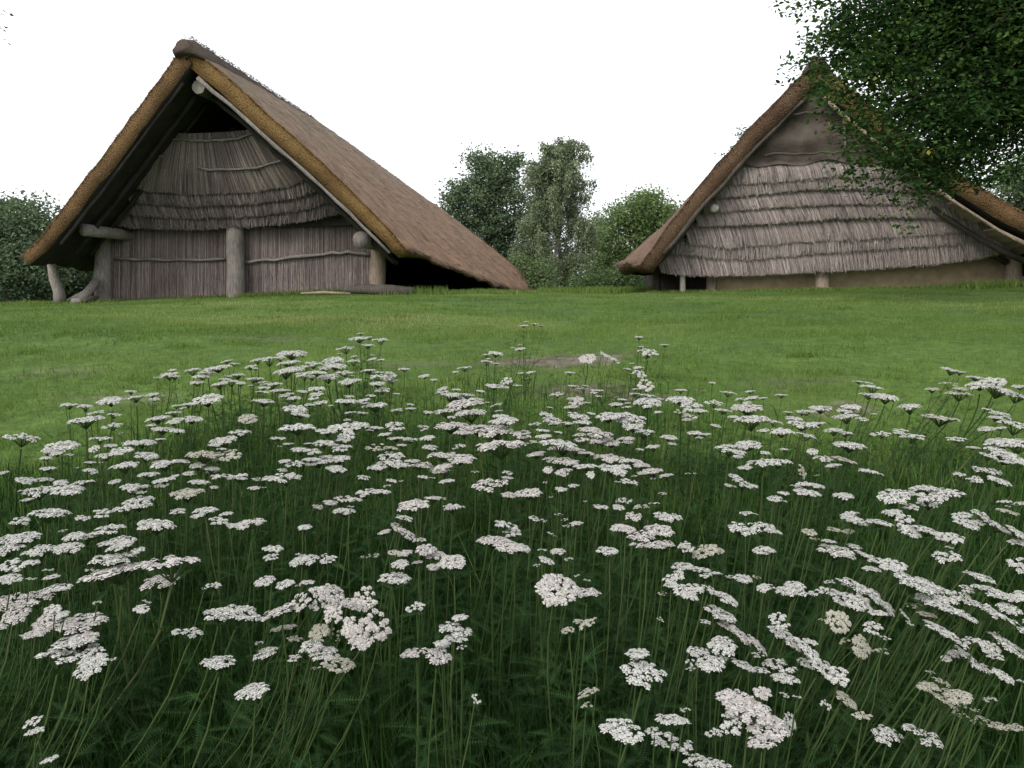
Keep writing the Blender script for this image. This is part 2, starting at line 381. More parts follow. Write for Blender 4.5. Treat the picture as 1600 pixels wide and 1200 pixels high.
def log_mesh(mb, p0, p1, r0, r1, n=14, seg=7, wob=0.22, bend=0.03, t=0.5):
    pts = []; rad = []
    p0 = Vector(p0); p1 = Vector(p1)
    for i in range(seg + 1):
        u = i / seg; p = p0.lerp(p1, u)
        p = p + Vector((mnoise.noise(p * 0.7 + Vector((3, 1, 2))), mnoise.noise(p * 0.7 + Vector((9, 4, 2))), 0)) * bend * math.sin(math.pi * u) * 2
        pts.append(p); rad.append(r0 + (r1 - r0) * u)
    mb.tube(pts, rad, n, 0, t, True, wob)
def log_part(name, parent, p0, p1, r0, r1, mat, wob=0.22, bend=0.03, label=None):
    mb = MB(); log_mesh(mb, p0, p1, r0, r1, wob=wob, bend=bend)
    o = mb.build(name, mat, None, smooth=True)
    off = Vector(parent.location) + (Vector(parent.parent.location) if parent.parent else Vector((0, 0, 0)))
    o.parent = parent; o.location = -off
    if label: o['label'] = label
    return o
def end_cracks(name, parent, c, r, axis, mat):
    """the sawn end of a log: a slightly domed disc with radial checks, proud of the log's end"""
    mb = MB(); axis = axis.normalized(); a = axis.cross(Vector((0, 0, 1))).normalized(); b_ = a.cross(axis)
    n = 18; ring = []
    vs = [c + axis * 0.02]
    for k in range(n):
        an = 2 * math.pi * k / n; rr = r * (0.94 + 0.05 * math.sin(k * 2.3))
        vs.append(c + (a * math.cos(an) + b_ * math.sin(an)) * rr + axis * 0.004)
    mb.add(vs, [(0, 1 + k, 1 + (k + 1) % n) for k in range(n)])
    o = mb.build(name, mat, None)
    off = Vector(parent.location) + (Vector(parent.parent.location) if parent.parent else Vector((0, 0, 0)))
    o.parent = parent; o.location = -off
    return o
def down(p, d): return Vector((p[0], p[1], p[2] - d))
UP = Vector((0, 0, 1))

# ---- the house on the left
HL = empty('thatched_house', (-6.3, 19.8, gz(-6.3, 19.8)))
tag(HL, 'long thatched house with golden roof edge and dark open gable, behind lawn beside birch', 'house')
Fr = at(291, 64, 17.0); Rr = at(492, 186, 24.5)
Er = at(636, 388, 18.0); El = at(36, 402, 18.0); Cr = at(862, 461, 30.0); Cl = Vector((-10.6, 30, Cr.z))
pr = patch_grid(Fr, Rr, Cr, Er, 40, 30, -0.10, 0.035, 0.22)
pl = patch_grid(Fr, Rr, Cl, El, 40, 24, 0.05, 0.035, 0.0)
ph = patch_grid(Rr, Rr + Vector((0.001, 0, 0)), Cl, Cr, 18, 24, -0.05, 0.03)
# the hip shares its edges with the flanks
for j in range(25):
    ph[j][-1] = pr[0][-1] if j == 0 else pl[j][-1]
    k = j / 24 * 30; i0 = min(29, int(k)); ph[j][0] = pr[i0][-1].lerp(pr[i0 + 1][-1], k - i0)
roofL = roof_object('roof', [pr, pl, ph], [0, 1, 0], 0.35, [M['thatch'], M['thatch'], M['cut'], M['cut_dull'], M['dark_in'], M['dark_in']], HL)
V, F, T = straws_on([pr, pl, ph], 34000, 0.06, 0.18, 0.006, 0.04)
def offset_np(V, o): return np.asarray(V) - np.array(o)
loose = straw_mat('loose_straw', (0.05, 0.038, 0.03), (0.13, 0.095, 0.072), (0.30, 0.23, 0.175))
o = np_mesh('loose_straw', V, F, loose, T); child(o, roofL)
# ragged reed tips standing out of the cut verge and along the eave
def verge_tips(edge, n, dirv, L, w, mat, parent):
    Vs = []; Ts = []
    for _ in range(n):
        u = random.random() * (len(edge) - 1.001); i = int(u); p = edge[i].lerp(edge[i + 1], u - i)
        d = (dirv + Vector((random.gauss(0, .3), random.gauss(0, .3), random.gauss(0, .3)))).normalized()
        s = d.cross(Vector((random.random() - .5, random.random() - .5, random.random() - .5))).normalized() * w
        p = p - dirv * 0.03; e = p + d * random.uniform(.3, 1) * L; Vs += [p - s, p + s, e + s * .5, e - s * .5]; Ts += [random.random()] * 4
    o = np_mesh('reed_tips', np.array([tuple(v) for v in Vs]), np.arange(len(Vs)).reshape(-1, 4), mat, Ts); child(o, parent); tag(o, kind='stuff')
    return o
gold = straw_mat('golden_reed_tips', (0.10, 0.055, 0.02), (0.30, 0.18, 0.06), (0.48, 0.32, 0.13))
tips = [r[0] for r in pr] ; tipl = [r[0] for r in pl]
verge_tips([p + Vector((0, 0, -.03)) for p in tips], 900, Vector((0.25, -1, 0.1)).normalized(), 0.09, 0.007, gold, roofL)
verge_tips([p + Vector((0, 0, -.03)) for p in tipl], 900, Vector((-0.25, -1, 0.1)).normalized(), 0.09, 0.007, gold, roofL)
verge_tips([p for p in pr[-1]], 1200, Vector((0.5, 0, -0.7)).normalized(), 0.12, 0.007, loose, roofL)
verge_tips([p for p in pl[-1]], 500, Vector((-0.5, 0, -0.7)).normalized(), 0.12, 0.007, loose, roofL)
# ridge roll
def ridge_roll(A, B, r, parent, mat, front=0.1):
    """a saddle of thatch laid over the ridge, lumpy and widest at the gable"""
    mb = MB(); d = (B - A).normalized(); sx = d.cross(UP).normalized(); n = 30; k = 20; vs = []
    for i in range(n + 1):
        u = i / n; c = (A - d * front).lerp(B, u) + Vector((0, 0, -r * (.75 if i < 4 else .55))); q = r * (1.15 if i < 4 else 1.0) * (1 - .7 * u) * (.7 if i == 0 else 1)
        for j in range(k):
            an = 2 * math.pi * j / k; p = c + sx * math.cos(an) * q * 1.55 + UP * (math.sin(an) * q * (1.0 if math.sin(an) > 0 else .75) - abs(math.cos(an)) ** 2 * q * .85)
            vs.append(p + (p - c) * (.22 * mnoise.noise(p * 3.1) + .16 * mnoise.noise(p * 8)) - d * (.06 * mnoise.noise(p * 7) if i == 0 else 0))
    fs = [(i * k + j, i * k + (j + 1) % k, (i + 1) * k + (j + 1) % k, (i + 1) * k + j) for i in range(n) for j in range(k)] + [tuple(range(k))[::-1], tuple(n * k + j for j in range(k))]
    mb.add(vs, fs, 0, .4)
    o = mb.build('ridge_roll', mat, None, smooth=True); o.parent = parent; o.location = (0, 0, 0)
    return o
ridge_mat = straw_mat('ridge_straw', (0.05, 0.038, 0.031), (0.11, 0.085, 0.069), (0.21, 0.17, 0.14), 2)
rl = ridge_roll(Fr, Rr, 0.19, roofL, ridge_mat, 0.12)
Vs = []; Ts = []
for _ in range(2600):
    u = random.random(); p = Fr.lerp(Rr, u) + Vector((0, 0, -.05)); an = random.uniform(-1.9, 1.9)
    nrm = Vector((math.sin(an), 0, math.cos(an))); q = p + nrm * (0.17 - .12 * u); e = q + (nrm * random.uniform(0, .035) + Vector((random.uniform(-.09, .09), random.uniform(-.14, .05), random.uniform(-.05, .01))))
    s = Vector((0.007, 0.004, 0)); Vs += [q - s, q + s, e + s * .5, e - s * .5]; Ts += [random.random()] * 4
o = np_mesh('loose_straw', np.array([tuple(v) for v in Vs]), np.arange(len(Vs)).reshape(-1, 4), ridge_mat, Ts); child(o, roofL)
# pale pole on the right; left pole and rafters coloured dark as overhang shade
def pole_under(edge, depth, inset, r, mat, name, parent, toward=Vector((0, 0, 0)), sub=None):
    pts = [p + Vector((0, inset, -depth)) + toward for p in edge[1:len(edge) - (5 if len(edge) < 30 else 2):2]]
    mb = MB(); mb.tube(pts, [r * random.uniform(.8, 1.2) for _ in pts], 8, 0, .5, True, .3)
    o = mb.build(name, mat, None, smooth=True); o.parent = parent; o.location = -Vector(parent.location) if parent.parent is None else (0, 0, 0)
    return o
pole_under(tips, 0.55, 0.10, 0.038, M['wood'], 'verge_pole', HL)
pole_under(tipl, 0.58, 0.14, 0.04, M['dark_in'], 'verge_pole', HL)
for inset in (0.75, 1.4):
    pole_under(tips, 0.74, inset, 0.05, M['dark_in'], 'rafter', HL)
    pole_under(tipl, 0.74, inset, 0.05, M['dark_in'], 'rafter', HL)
axisL = (Rr - Fr); axisL.z = 0; axisL.normalize()
DW = 19.8
# posts
def post(px, ytop, ybot, D, wpx, mat, parent, wob=0.18, lean=0, label=None):
    a = at(px, ytop, D); b_ = at(px + lean, ybot, D); r = wpx / 2 / FPX * D
    return log_part('post', parent, (b_.x, b_.y, min(b_.z, gz(b_.x, b_.y)) - 0.25), a, r * 1.04, r * 0.97, mat, wob, 0.03, label)
post(162, 352, 468, DW - .15, 25, M['wood'], HL)
post(367, 350, 456, DW - .25, 27, M['wood'], HL)
post(590, 380, 448, DW - .15, 24, M['wood_tan'], HL)
post(357, 150, 260, 20.4, 22, M['wood'], HL)
# twisted outer post
mb = MB(); mb.tube([at(94, 474, 19.0), at(92, 455, 19.0), at(84, 435, 19.0), at(80, 412, 19.05), at(79, 395, 19.1)], [.16, .12, .10, .085, .09], 10, 0, .5, True, .35)
o = mb.build('post', M['wood'], None, smooth=True); o.parent = HL; o.location = -HL.location; o['label'] = 'pale twisted post outside under the eave'
# purlin logs with their ends towards the lawn
def purlin(px, py, D, rpx, parent, mat, length=8, name='purlin'):
    c = at(px, py, D); r = rpx / FPX * D
    o = log_part(name, parent, c, c + axisL * length, r, r * .95, mat, .1, .02)
    return o
purlin(131, 359, 18.1, 9.5, HL, M['wood'], 9); purlin(563, 374, 18.25, 12.5, HL, M['wood'], 9)
rb = purlin(310, 136, 17.4, 10.5, HL, M['wood_dark'], 6.4, 'ridge_beam'); c = at(310, 136, 17.4)
o = end_cracks('sawn_end', HL, c, 10.5 / FPX * 17.4, -axisL, M['wood_pale']); o.parent = rb; o.location = (0, 0, 0)
# walls of reed, left and right of the middle post
def off_world(o, parent):
    o.parent = parent
    off = Vector(parent.location); q = parent.parent
    while q is not None: off = off + Vector(q.location); q = q.parent
    o.location = -off; return o
def reeds(name, parent, top, bot, n, width, mat, thick=.03, layers=2, **k):
    L = ([], [], []); fringe(L, top, bot, thick, n, width, layers=layers, **k)
    o = np_mesh(name, np.array([tuple(v) for v in L[0]]), L[1], mat, L[2]); return off_world(o, parent)
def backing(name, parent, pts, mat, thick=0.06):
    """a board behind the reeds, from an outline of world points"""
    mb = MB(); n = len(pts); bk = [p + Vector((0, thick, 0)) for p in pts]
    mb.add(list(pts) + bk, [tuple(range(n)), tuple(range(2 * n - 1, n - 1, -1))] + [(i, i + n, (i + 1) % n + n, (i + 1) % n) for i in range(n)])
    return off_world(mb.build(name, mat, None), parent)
for xa, xb, ya, yb in ((172, 358, 468, 458), (378, 580, 458, 452)):
    D = DW
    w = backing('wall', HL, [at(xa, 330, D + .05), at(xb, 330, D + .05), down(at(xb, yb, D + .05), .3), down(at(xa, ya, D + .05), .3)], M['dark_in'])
    reeds('reed_cladding', w, [at(xa, 330, D), at(xb, 330, D)], [down(at(xa, ya, D), .05), down(at(xb, yb, D), .05)], 420, .0065, M['reed_wall'], .03, 3, spread=.6, rag=.05)
def sapling(parent, pts, r, mat, name='batten'):
    mb = MB(); P = []
    for a, b_ in zip(pts, pts[1:]):
        for k in range(5): P.append(a.lerp(b_, k / 5))
    P.append(pts[-1])
    P = [p + Vector((0, -.01 * random.random(), random.gauss(0, .012))) for p in P]
    mb.tube(P, [r * random.uniform(.75, 1.2) for _ in P], 7, 0, .5, True, .3)
    return off_world(mb.build(name, mat, None, smooth=True), parent)
sapling(HL, [at(180, 404, DW - .09), at(262, 407, DW - .1), at(352, 405, DW - .09)], .035, M['wood'])
sapling(HL, [at(380, 411, DW - .1), at(440, 404, DW - .11), at(520, 395, DW - .11), at(578, 397, DW - .09)], .04, M['wood'])
# thatched gable: backing board, one high apron and four low courses
def dl(y): return 19.45 - (357 - y) / 150 * 0.75           # the gable leans out towards the top
def line(pts, extra=0.0): return [at(x, y, dl(y) - extra) for x, y in pts]
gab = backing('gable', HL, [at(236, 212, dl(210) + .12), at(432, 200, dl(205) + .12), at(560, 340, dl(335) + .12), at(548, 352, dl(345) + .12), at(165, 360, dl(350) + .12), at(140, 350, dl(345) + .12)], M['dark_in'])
courses = [([(150, 330), (240, 335), (350, 336), (450, 328), (560, 300)], [(158, 346), (205, 356), (300, 359), (400, 354), (490, 344), (558, 326)], .20, .30),
           ([(165, 310), (240, 316), (350, 318), (450, 310), (540, 285)], [(180, 326), (215, 337), (300, 342), (400, 338), (485, 326), (540, 308)], .30, .34),
           ([(185, 290), (250, 298), (350, 299), (440, 292), (520, 262)], [(195, 308), (225, 318), (300, 323), (400, 319), (475, 308), (525, 288)], .40, .36),
           ([(238, 208), (300, 210), (360, 208), (432, 200)], [(205, 285), (235, 300), (310, 305), (390, 302), (455, 293), (505, 272)], .44, .58)]
for k, (tp, bt, th, tn) in enumerate(courses):
    o = reeds('thatch_course', gab, line(tp, .02 + .03 * k), line(bt, .02 + .03 * k), 560, .0075, M['straw_left'], th * .55, 4, tint0=tn, spread=.6, rag=.045)
sapling(HL, [at(238, 214, dl(214) - .26), at(300, 221, dl(221) - .28), at(360, 219, dl(219) - .28), at(415, 203, dl(203) - .26)], .03, M['wood'], 'tie_pole')
sapling(HL, [at(308, 262, dl(262) - .38), at(330, 266, dl(266) - .38), at(400, 263, dl(262) - .38), at(458, 246, dl(246) - .34)], .028, M['wood'], 'tie_pole')
sapling(HL, [at(232, 243, dl(243) - .30), at(256, 245, dl(243) - .33)], .03, M['wood'], 'tie_pole')

# ---- the house on the right
def dr(x): return 19.4 - (x - 1035) / 555 * 1.7             # the gable's right end is nearer
HR = empty('thatched_house', (7.4, 18.9, gz(7.4, 18.9)))
tag(HR, 'wide thatched house with grey reed apron and clay wall, partly behind hanging oak leaves', 'house')
Fq = at(1278, 92, 17.1)
Eql = at(1000, 412, 18.6); Eqr = at(1725, 398, 16.4)
axisR = Vector((0.20, 1, 0)).normalized()
Rq = Fq + axisR * 8.5 + Vector((0, 0, -.1))
Cql = at(968, 398, 23.5); Cql2 = Vector((Eql.x + 2.9, 33, Cql.z - .3)); Cqr = Vector((Eqr.x + 3.2, 33, Eqr.z - .5))
ql = patch_grid(Fq, Rq, Cql2, Eql, 26, 28, -0.14, 0.04)
# the left flank swells out behind the gable corner
for j, row in enumerate(ql):
    v = j / 28
    for i, p in enumerate(row):
        u = i / 26; s = math.exp(-((u - .16) / .10) ** 2) * (v ** 4)
        row[i] = p + Vector((-0.75 * s, 0, 0.05 * s)) if u > 0 else p
qr = patch_grid(Fq, Rq, Cqr, Eqr, 26, 28, 0.26, 0.04)
qh = patch_grid(Rq, Rq + Vector((0.001, 0, 0)), Cqr, Cql2, 14, 28, 0.0, 0.03)
for j in range(29): qh[j][0] = ql[j][-1]; qh[j][-1] = qr[j][-1]
roofR = roof_object('roof', [ql, qr, qh], [0, 1, 0], 0.36, [M['thatch_dark'], M['thatch_dark'], M['cut_brown'], M['cut_dull'], M['dark_in'], M['dark_in']], HR, .15)
V, F, T = straws_on([ql, qr], 18000, 0.06, 0.18, 0.006, 0.04)
o = np_mesh('loose_straw', V, F, loose, T); child(o, roofR)
tql = [r[0] for r in ql]; tqr = [r[0] for r in qr]
verge_tips([p + Vector((0, 0, -.03)) for p in tql], 700, Vector((-.25, -1, .1)).normalized(), .09, .007, loose, roofR)
verge_tips([p + Vector((0, 0, -.03)) for p in tqr], 700, Vector((.25, -1, .1)).normalized(), .09, .007, gold, roofR)
verge_tips(ql[-1], 600, Vector((-.5, 0, -.7)).normalized(), .12, .007, loose, roofR)
ridge_roll(Fq, Rq, .16, roofR, ridge_mat, .15)
pole_under(tql, .58, .12, .05, M['wood_dark'], 'verge_pole', HR)
pole_under(tqr, .58, .1, .04, M['wood_tan'], 'verge_pole', HR)
for inset in (.7, 1.3):
    pole_under(tql, .74, inset, .06, M['wood_dark'], 'rafter', HR); pole_under(tqr, .74, inset, .06, M['wood_dark'], 'rafter', HR)
# short split battens carrying the thatch, seen from below on the right
for k in range(16):
    e = tqr[int(6 + k * 1.3)]
    a = e + Vector((0.02, .06, -.60)); mb = MB(); c = a + axisR * 1.25
    d = (tqr[-1] - tqr[0]).normalized(); h = d * .10; n = Vector((0, 0, .018))
    mb.add([a - h - n, a + h - n, a + h + n, a - h + n, c - h - n, c + h - n, c + h + n, c - h + n], [(0, 1, 2, 3), (7, 6, 5, 4), (0, 4, 5, 1), (1, 5, 6, 2), (2, 6, 7, 3), (3, 7, 4, 0)])
    off_world(mb.build('batten', M['wood_tan'], None), HR)
def rl_(pts, extra=0.0, lean=.0): return [at(x, y, dr(x) - extra - (415 - y) / 250 * 0.7) for x, y in pts]
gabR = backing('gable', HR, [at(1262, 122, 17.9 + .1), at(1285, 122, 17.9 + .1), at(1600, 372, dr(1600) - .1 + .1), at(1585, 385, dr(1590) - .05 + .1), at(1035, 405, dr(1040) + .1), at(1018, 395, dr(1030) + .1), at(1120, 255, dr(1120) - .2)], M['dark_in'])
rc = [([(1020, 392), (1160, 388), (1300, 378), (1500, 360), (1600, 345)], [(1032, 424), (1080, 431), (1160, 430), (1300, 424), (1450, 414), (1540, 401), (1600, 380)], .34),
      ([(1050, 372), (1160, 370), (1300, 360), (1480, 350), (1580, 330)], [(1050, 392), (1110, 403), (1160, 406), (1300, 394), (1500, 381), (1585, 358)], .36),
      ([(1075, 350), (1160, 345), (1300, 338), (1500, 332), (1555, 320)], [(1085, 380), (1130, 388), (1250, 378), (1400, 371), (1520, 360), (1565, 340)], .38),
      ([(1100, 325), (1180, 318), (1300, 310), (1480, 310), (1530, 300)], [(1112, 352), (1200, 350), (1300, 342), (1400, 340), (1500, 343), (1540, 325)], .42),
      ([(1118, 305), (1200, 295), (1300, 290), (1460, 292), (1505, 285)], [(1130, 332), (1200, 325), (1300, 320), (1400, 320), (1480, 326), (1515, 310)], .42),
      ([(1140, 285), (1200, 270), (1300, 262), (1430, 262), (1480, 262)], [(1148, 308), (1200, 303), (1260, 297), (1340, 296), (1430, 301), (1490, 292)], .44),
      ([(1165, 258), (1200, 250), (1300, 246), (1400, 246), (1440, 246)], [(1168, 288), (1200, 287), (1225, 284), (1300, 278), (1400, 279), (1462, 276)], .46)]
for k, (tp, bt, th) in enumerate(rc):
    ex = (0, 8, 10, 22, 30, 36, 40)[k]; tp = [(tp[0][0] - ex, tp[0][1])] + tp[1:]; bt = [(bt[0][0] - ex, bt[0][1] + 2)] + bt[1:]
    reeds('thatch_course', gabR, rl_(tp, .06 + .05 * k), rl_(bt, .06 + .05 * k), 680, .0075, M['straw_right'], th * .52, 4, tint0=.5, spread=.65, rag=.045)
# hide covering the top of the gable, sagging between its lacings
def hide_sheet():
    rows = []; nu, nv = 30, 22
    for j in range(nv + 1):
        v = j / nv; row = []
        for i in range(nu + 1):
            u = i / nu
            x = (1 - v) * (1235 + 85 * u) + v * (1160 + 270 * u); y = 130 + v * (126 + 4 * math.sin(u * 9) + 3 * math.sin(u * 23))
            p = at(x, y, dr(x) - .52 - (415 - y) / 250 * .7)
            p = p + Vector((0, -.10 * math.sin(math.pi * ((v * 2.2) % 1)) - .05 * mnoise.noise(Vector((u * 6, v * 6, 3))) - .03 * mnoise.noise(Vector((u * 15, v * 9, 8))), 0))
            row.append(p)
        rows.append(row)
    mb = MB(); n = nu + 1
    vs = [p for r in rows for p in r]; m_ = len(vs); vs = vs + [p + Vector((0, .03, 0)) for p in vs]
    fs = [(j * n + i, j * n + i + 1, (j + 1) * n + i + 1, (j + 1) * n + i) for j in range(nv) for i in range(nu)]
    fs += [tuple(m_ + a for a in f[::-1]) for f in fs]
    mb.add(vs, fs); return off_world(mb.build('hide_cover', M['hide'], None, smooth=True), HR)
hide = hide_sheet()
sapling(hide, [at(1235, 178, dr(1235) - 1.33), at(1290, 175, dr(1290) - 1.33), at(1345, 178, dr(1345) - 1.33)], .02, M['wood_dark'], 'lacing_pole')
sapling(hide, [at(1195, 241, dr(1195) - 1.12), at(1270, 240, dr(1270) - 1.13), at(1350, 236, dr(1350) - 1.13), at(1420, 240, dr(1420) - 1.1)], .025, M['wood_dark'], 'lacing_pole')
sapling(hide, [at(1318, 182, dr(1318) - 1.35), at(1321, 232, dr(1318) - 1.18)], .02, M['wood'], 'lacing_pole')
# clay wall, posts, log end
cw = [at(1120, 400, dr(1120) + .6), at(1598, 385, dr(1598) + .6), down(at(1598, 440, dr(1598) + .6), .4), down(at(1120, 456, dr(1120) + .6), .4)]
wallR = backing('clay_wall', HR, cw, M['clay'], .15)
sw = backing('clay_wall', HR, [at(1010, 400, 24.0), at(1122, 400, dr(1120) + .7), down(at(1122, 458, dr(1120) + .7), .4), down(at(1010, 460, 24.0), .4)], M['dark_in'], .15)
post(1067, 424, 460, dr(1067) + .05, 9, M['wood_pale'], HR, .1, label='thin pale post')
post(1112, 425, 459, dr(1112) + .4, 17, M['wood_tan'], HR)
post(1286, 412, 452, dr(1286) + .15, 21, M['wood_tan'], HR)
post(1583, 395, 450, dr(1583) + .2, 22, M['wood_tan'], HR)
post(1028, 400, 462, 20.6, 12, M['wood_dark'], HR)
c = at(1117, 325, dr(1115) - .95); o = log_part('purlin', HR, c, c + axisR * 2.6, .09, .09, M['wood_pale'], .1, .02)
# ------------------------------------------------------------------ trees
def leaves_np(P, size, tint, tilt=1.0, elong=1.7, hang=0.0):
    """a folded lozenge per point; P (n,3), size (n,), tint (n,) -> V, F, T"""
    n = len(P)
    d = rng.normal(size=(n, 3)); d[:, 2] = d[:, 2] * 0.55 - 0.25 - hang * 2.0; d /= np.linalg.norm(d, axis=1)[:, None]
    r = rng.normal(size=(n, 3)); s = np.cross(d, r); s /= np.linalg.norm(s, axis=1)[:, None]
    nn = np.cross(s, d); L = (size * elong)[:, None]; w = (size * 0.5)[:, None]
    a = P; t = P + d * L; m = P + d * L * 0.45; l = m + s * w + nn * w * 0.35; q = m - s * w + nn * w * 0.35
    V = np.stack([a, l, t, q], 1).reshape(-1, 3); k = np.arange(n)[:, None] * 4
    F = np.concatenate([k + [0, 1, 2], k + [0, 2, 3]], 1).reshape(-1, 3)
    return V, F, np.repeat(tint, 4)
def limb(mb, a, b_, r0, r1, seg=6, wig=.12):
    L = (b_ - a).length; pts = []; rad = []
    off = Vector((random.random() * 9, random.random() * 9, random.random() * 9))
    for i in range(seg + 1):
        u = i / seg; p = a.lerp(b_, u) + Vector((0, 0, L * .08 * math.sin(math.pi * u)))
        p = p + Vector((mnoise.noise(off + p * 1.1), mnoise.noise(off + p * 1.1 + Vector((5, 0, 0))), mnoise.noise(off + p * 1.1 + Vector((0, 5, 0))))) * wig * L * math.sin(math.pi * u)
        pts.append(p); rad.append(r0 + (r1 - r0) * u)
    mb.tube(pts, rad, 7, 0, .5, True, .1); return pts
def tree(name, label, cat, base, top, blobs, n_leaf, size, leafm, barkm, r0=.2, clump=40, sig=.28, group=None, limbs=26, shell=.55, trunk_top=None, elong=1.7, twigs=3):
    """blobs: (centre, radii, weight, tint) ellipsoids filled with leaf clumps; the trunk runs from base towards top"""
    base = Vector(base); root = empty(name, base); tag(root, label, cat, group)
    P = []; T = []; centres = []
    wt = np.array([b_[2] for b_ in blobs], float); wt /= wt.sum()
    for (c, r, w, t0), f in zip(blobs, wt):
        k = max(1, int(n_leaf * f / clump)); c = Vector(c)
        for _ in range(k):
            d = Vector(rng.normal(size=3)).normalized(); rr = (shell + (1 - shell) * random.random()) if random.random() < .8 else random.random() ** .5
            if random.random() < .22: rr *= random.uniform(1.05, 1.35)
            q = c + Vector((d.x * r[0], d.y * r[1], d.z * r[2])) * rr
            if q.z < base.z + .05: continue
            centres.append(q); tc = t0 + random.gauss(0, .17) + .10 * d.z
            nn = int(clump * random.uniform(.4, 1.6)); s = sig * random.uniform(.6, 1.4)
            p = rng.normal(size=(nn, 3)) * [s, s, s * .65] + np.array(q); P.append(p); T.append(np.clip(tc + rng.normal(size=nn) * .12, 0, 1))
    P = np.concatenate(P); T = np.concatenate(T); ok = P[:, 2] > base.z + .03; P = P[ok]; T = T[ok]
    V, F, TT = leaves_np(P, size * rng.uniform(.6, 1.3, len(P)), T, elong=elong)
    np_mesh('crown', V - np.array(base), F, leafm, TT, None).parent = root
    mb = MB(); top = Vector(top); tp = limb(mb, base - Vector((0, 0, .3)), top, r0, r0 * .3, 10, .05)
    random.shuffle(centres)
    for q in centres[:limbs]:
        u = random.uniform(.35, .95); j = min(len(tp) - 1, max(2, int(u * len(tp)))); a = tp[j]
        lp = limb(mb, a, q, r0 * (1 - .8 * u) * .45 + .008, .008, 6, .12)
        for _ in range(twigs):
            a2 = lp[random.randint(2, len(lp) - 1)]; limb(mb, a2, a2 + (q - a2) * .6 + Vector(rng.normal(size=3)) * sig * 1.6, .010, .003, 4, .1)
    o = mb.build('trunk', barkm, None, smooth=True); o.parent = root; o.location = -base
    return root
def ab(px, py, D, rx, ry, rz, w, t): return (at(px, py, D), (rx, ry, rz), w, t)
def gp(x, y): return (x, y, gz(x, y) - .02)
# the wood behind the left house
b0 = at(15, 470, 32)
tree('deciduous_tree', 'dark leafy tree behind the left house beyond its low left eave', 'tree', gp(b0.x, 32), at(15, 330, 32),
     [ab(20, 345, 32, 1.5, 1.5, .9, 3, .5), ab(-10, 400, 32, 2.2, 1.6, 1.4, 4, .35), ab(45, 420, 31, 1.6, 1.3, 1.1, 3, .3), ab(-70, 380, 32, 1.5, 1.5, 1.5, 2, .4)], 30000, .085, M['dark_leaf'], M['bark'], .18)
b0 = at(110, 470, 34)
tree('deciduous_tree', 'dark low tree seen through the gap under the left eave', 'tree', gp(b0.x, 34), at(110, 420, 34),
     [ab(105, 432, 34, 2.0, 1.4, .9, 3, .25), ab(170, 440, 35, 1.6, 1.2, .8, 2, .25), ab(60, 450, 33, 1.2, 1., .6, 1, .25)], 14000, .085, M['dark_leaf'], M['bark'], .14)
# trees between the two houses
b0 = at(765, 458, 38)
tree('deciduous_tree', 'dark dense round topped tree left of the birch, between the houses', 'tree', gp(b0.x, 38), at(765, 280, 38),
     [ab(770, 275, 38, 1.0, 1., 1.1, 3, .45), ab(730, 320, 38, 1.05, 1., 1.3, 3, .42), ab(785, 330, 38, 1.3, 1.1, 1.6, 4, .38), ab(750, 385, 38, 1.9, 1.3, 1.5, 5, .28), ab(810, 390, 38.5, 1.3, 1., 1.6, 4, .28), ab(712, 300, 38, .5, .5, .5, .6, .45), ab(800, 250, 38, .4, .4, .4, .4, .5), ab(745, 250, 38, .4, .4, .4, .4, .5), ab(780, 430, 38, 1.9, 1.2, 1., 3, .25)],
     38000, .085, M['dark_leaf'], M['bark'], .2, sig=.24)
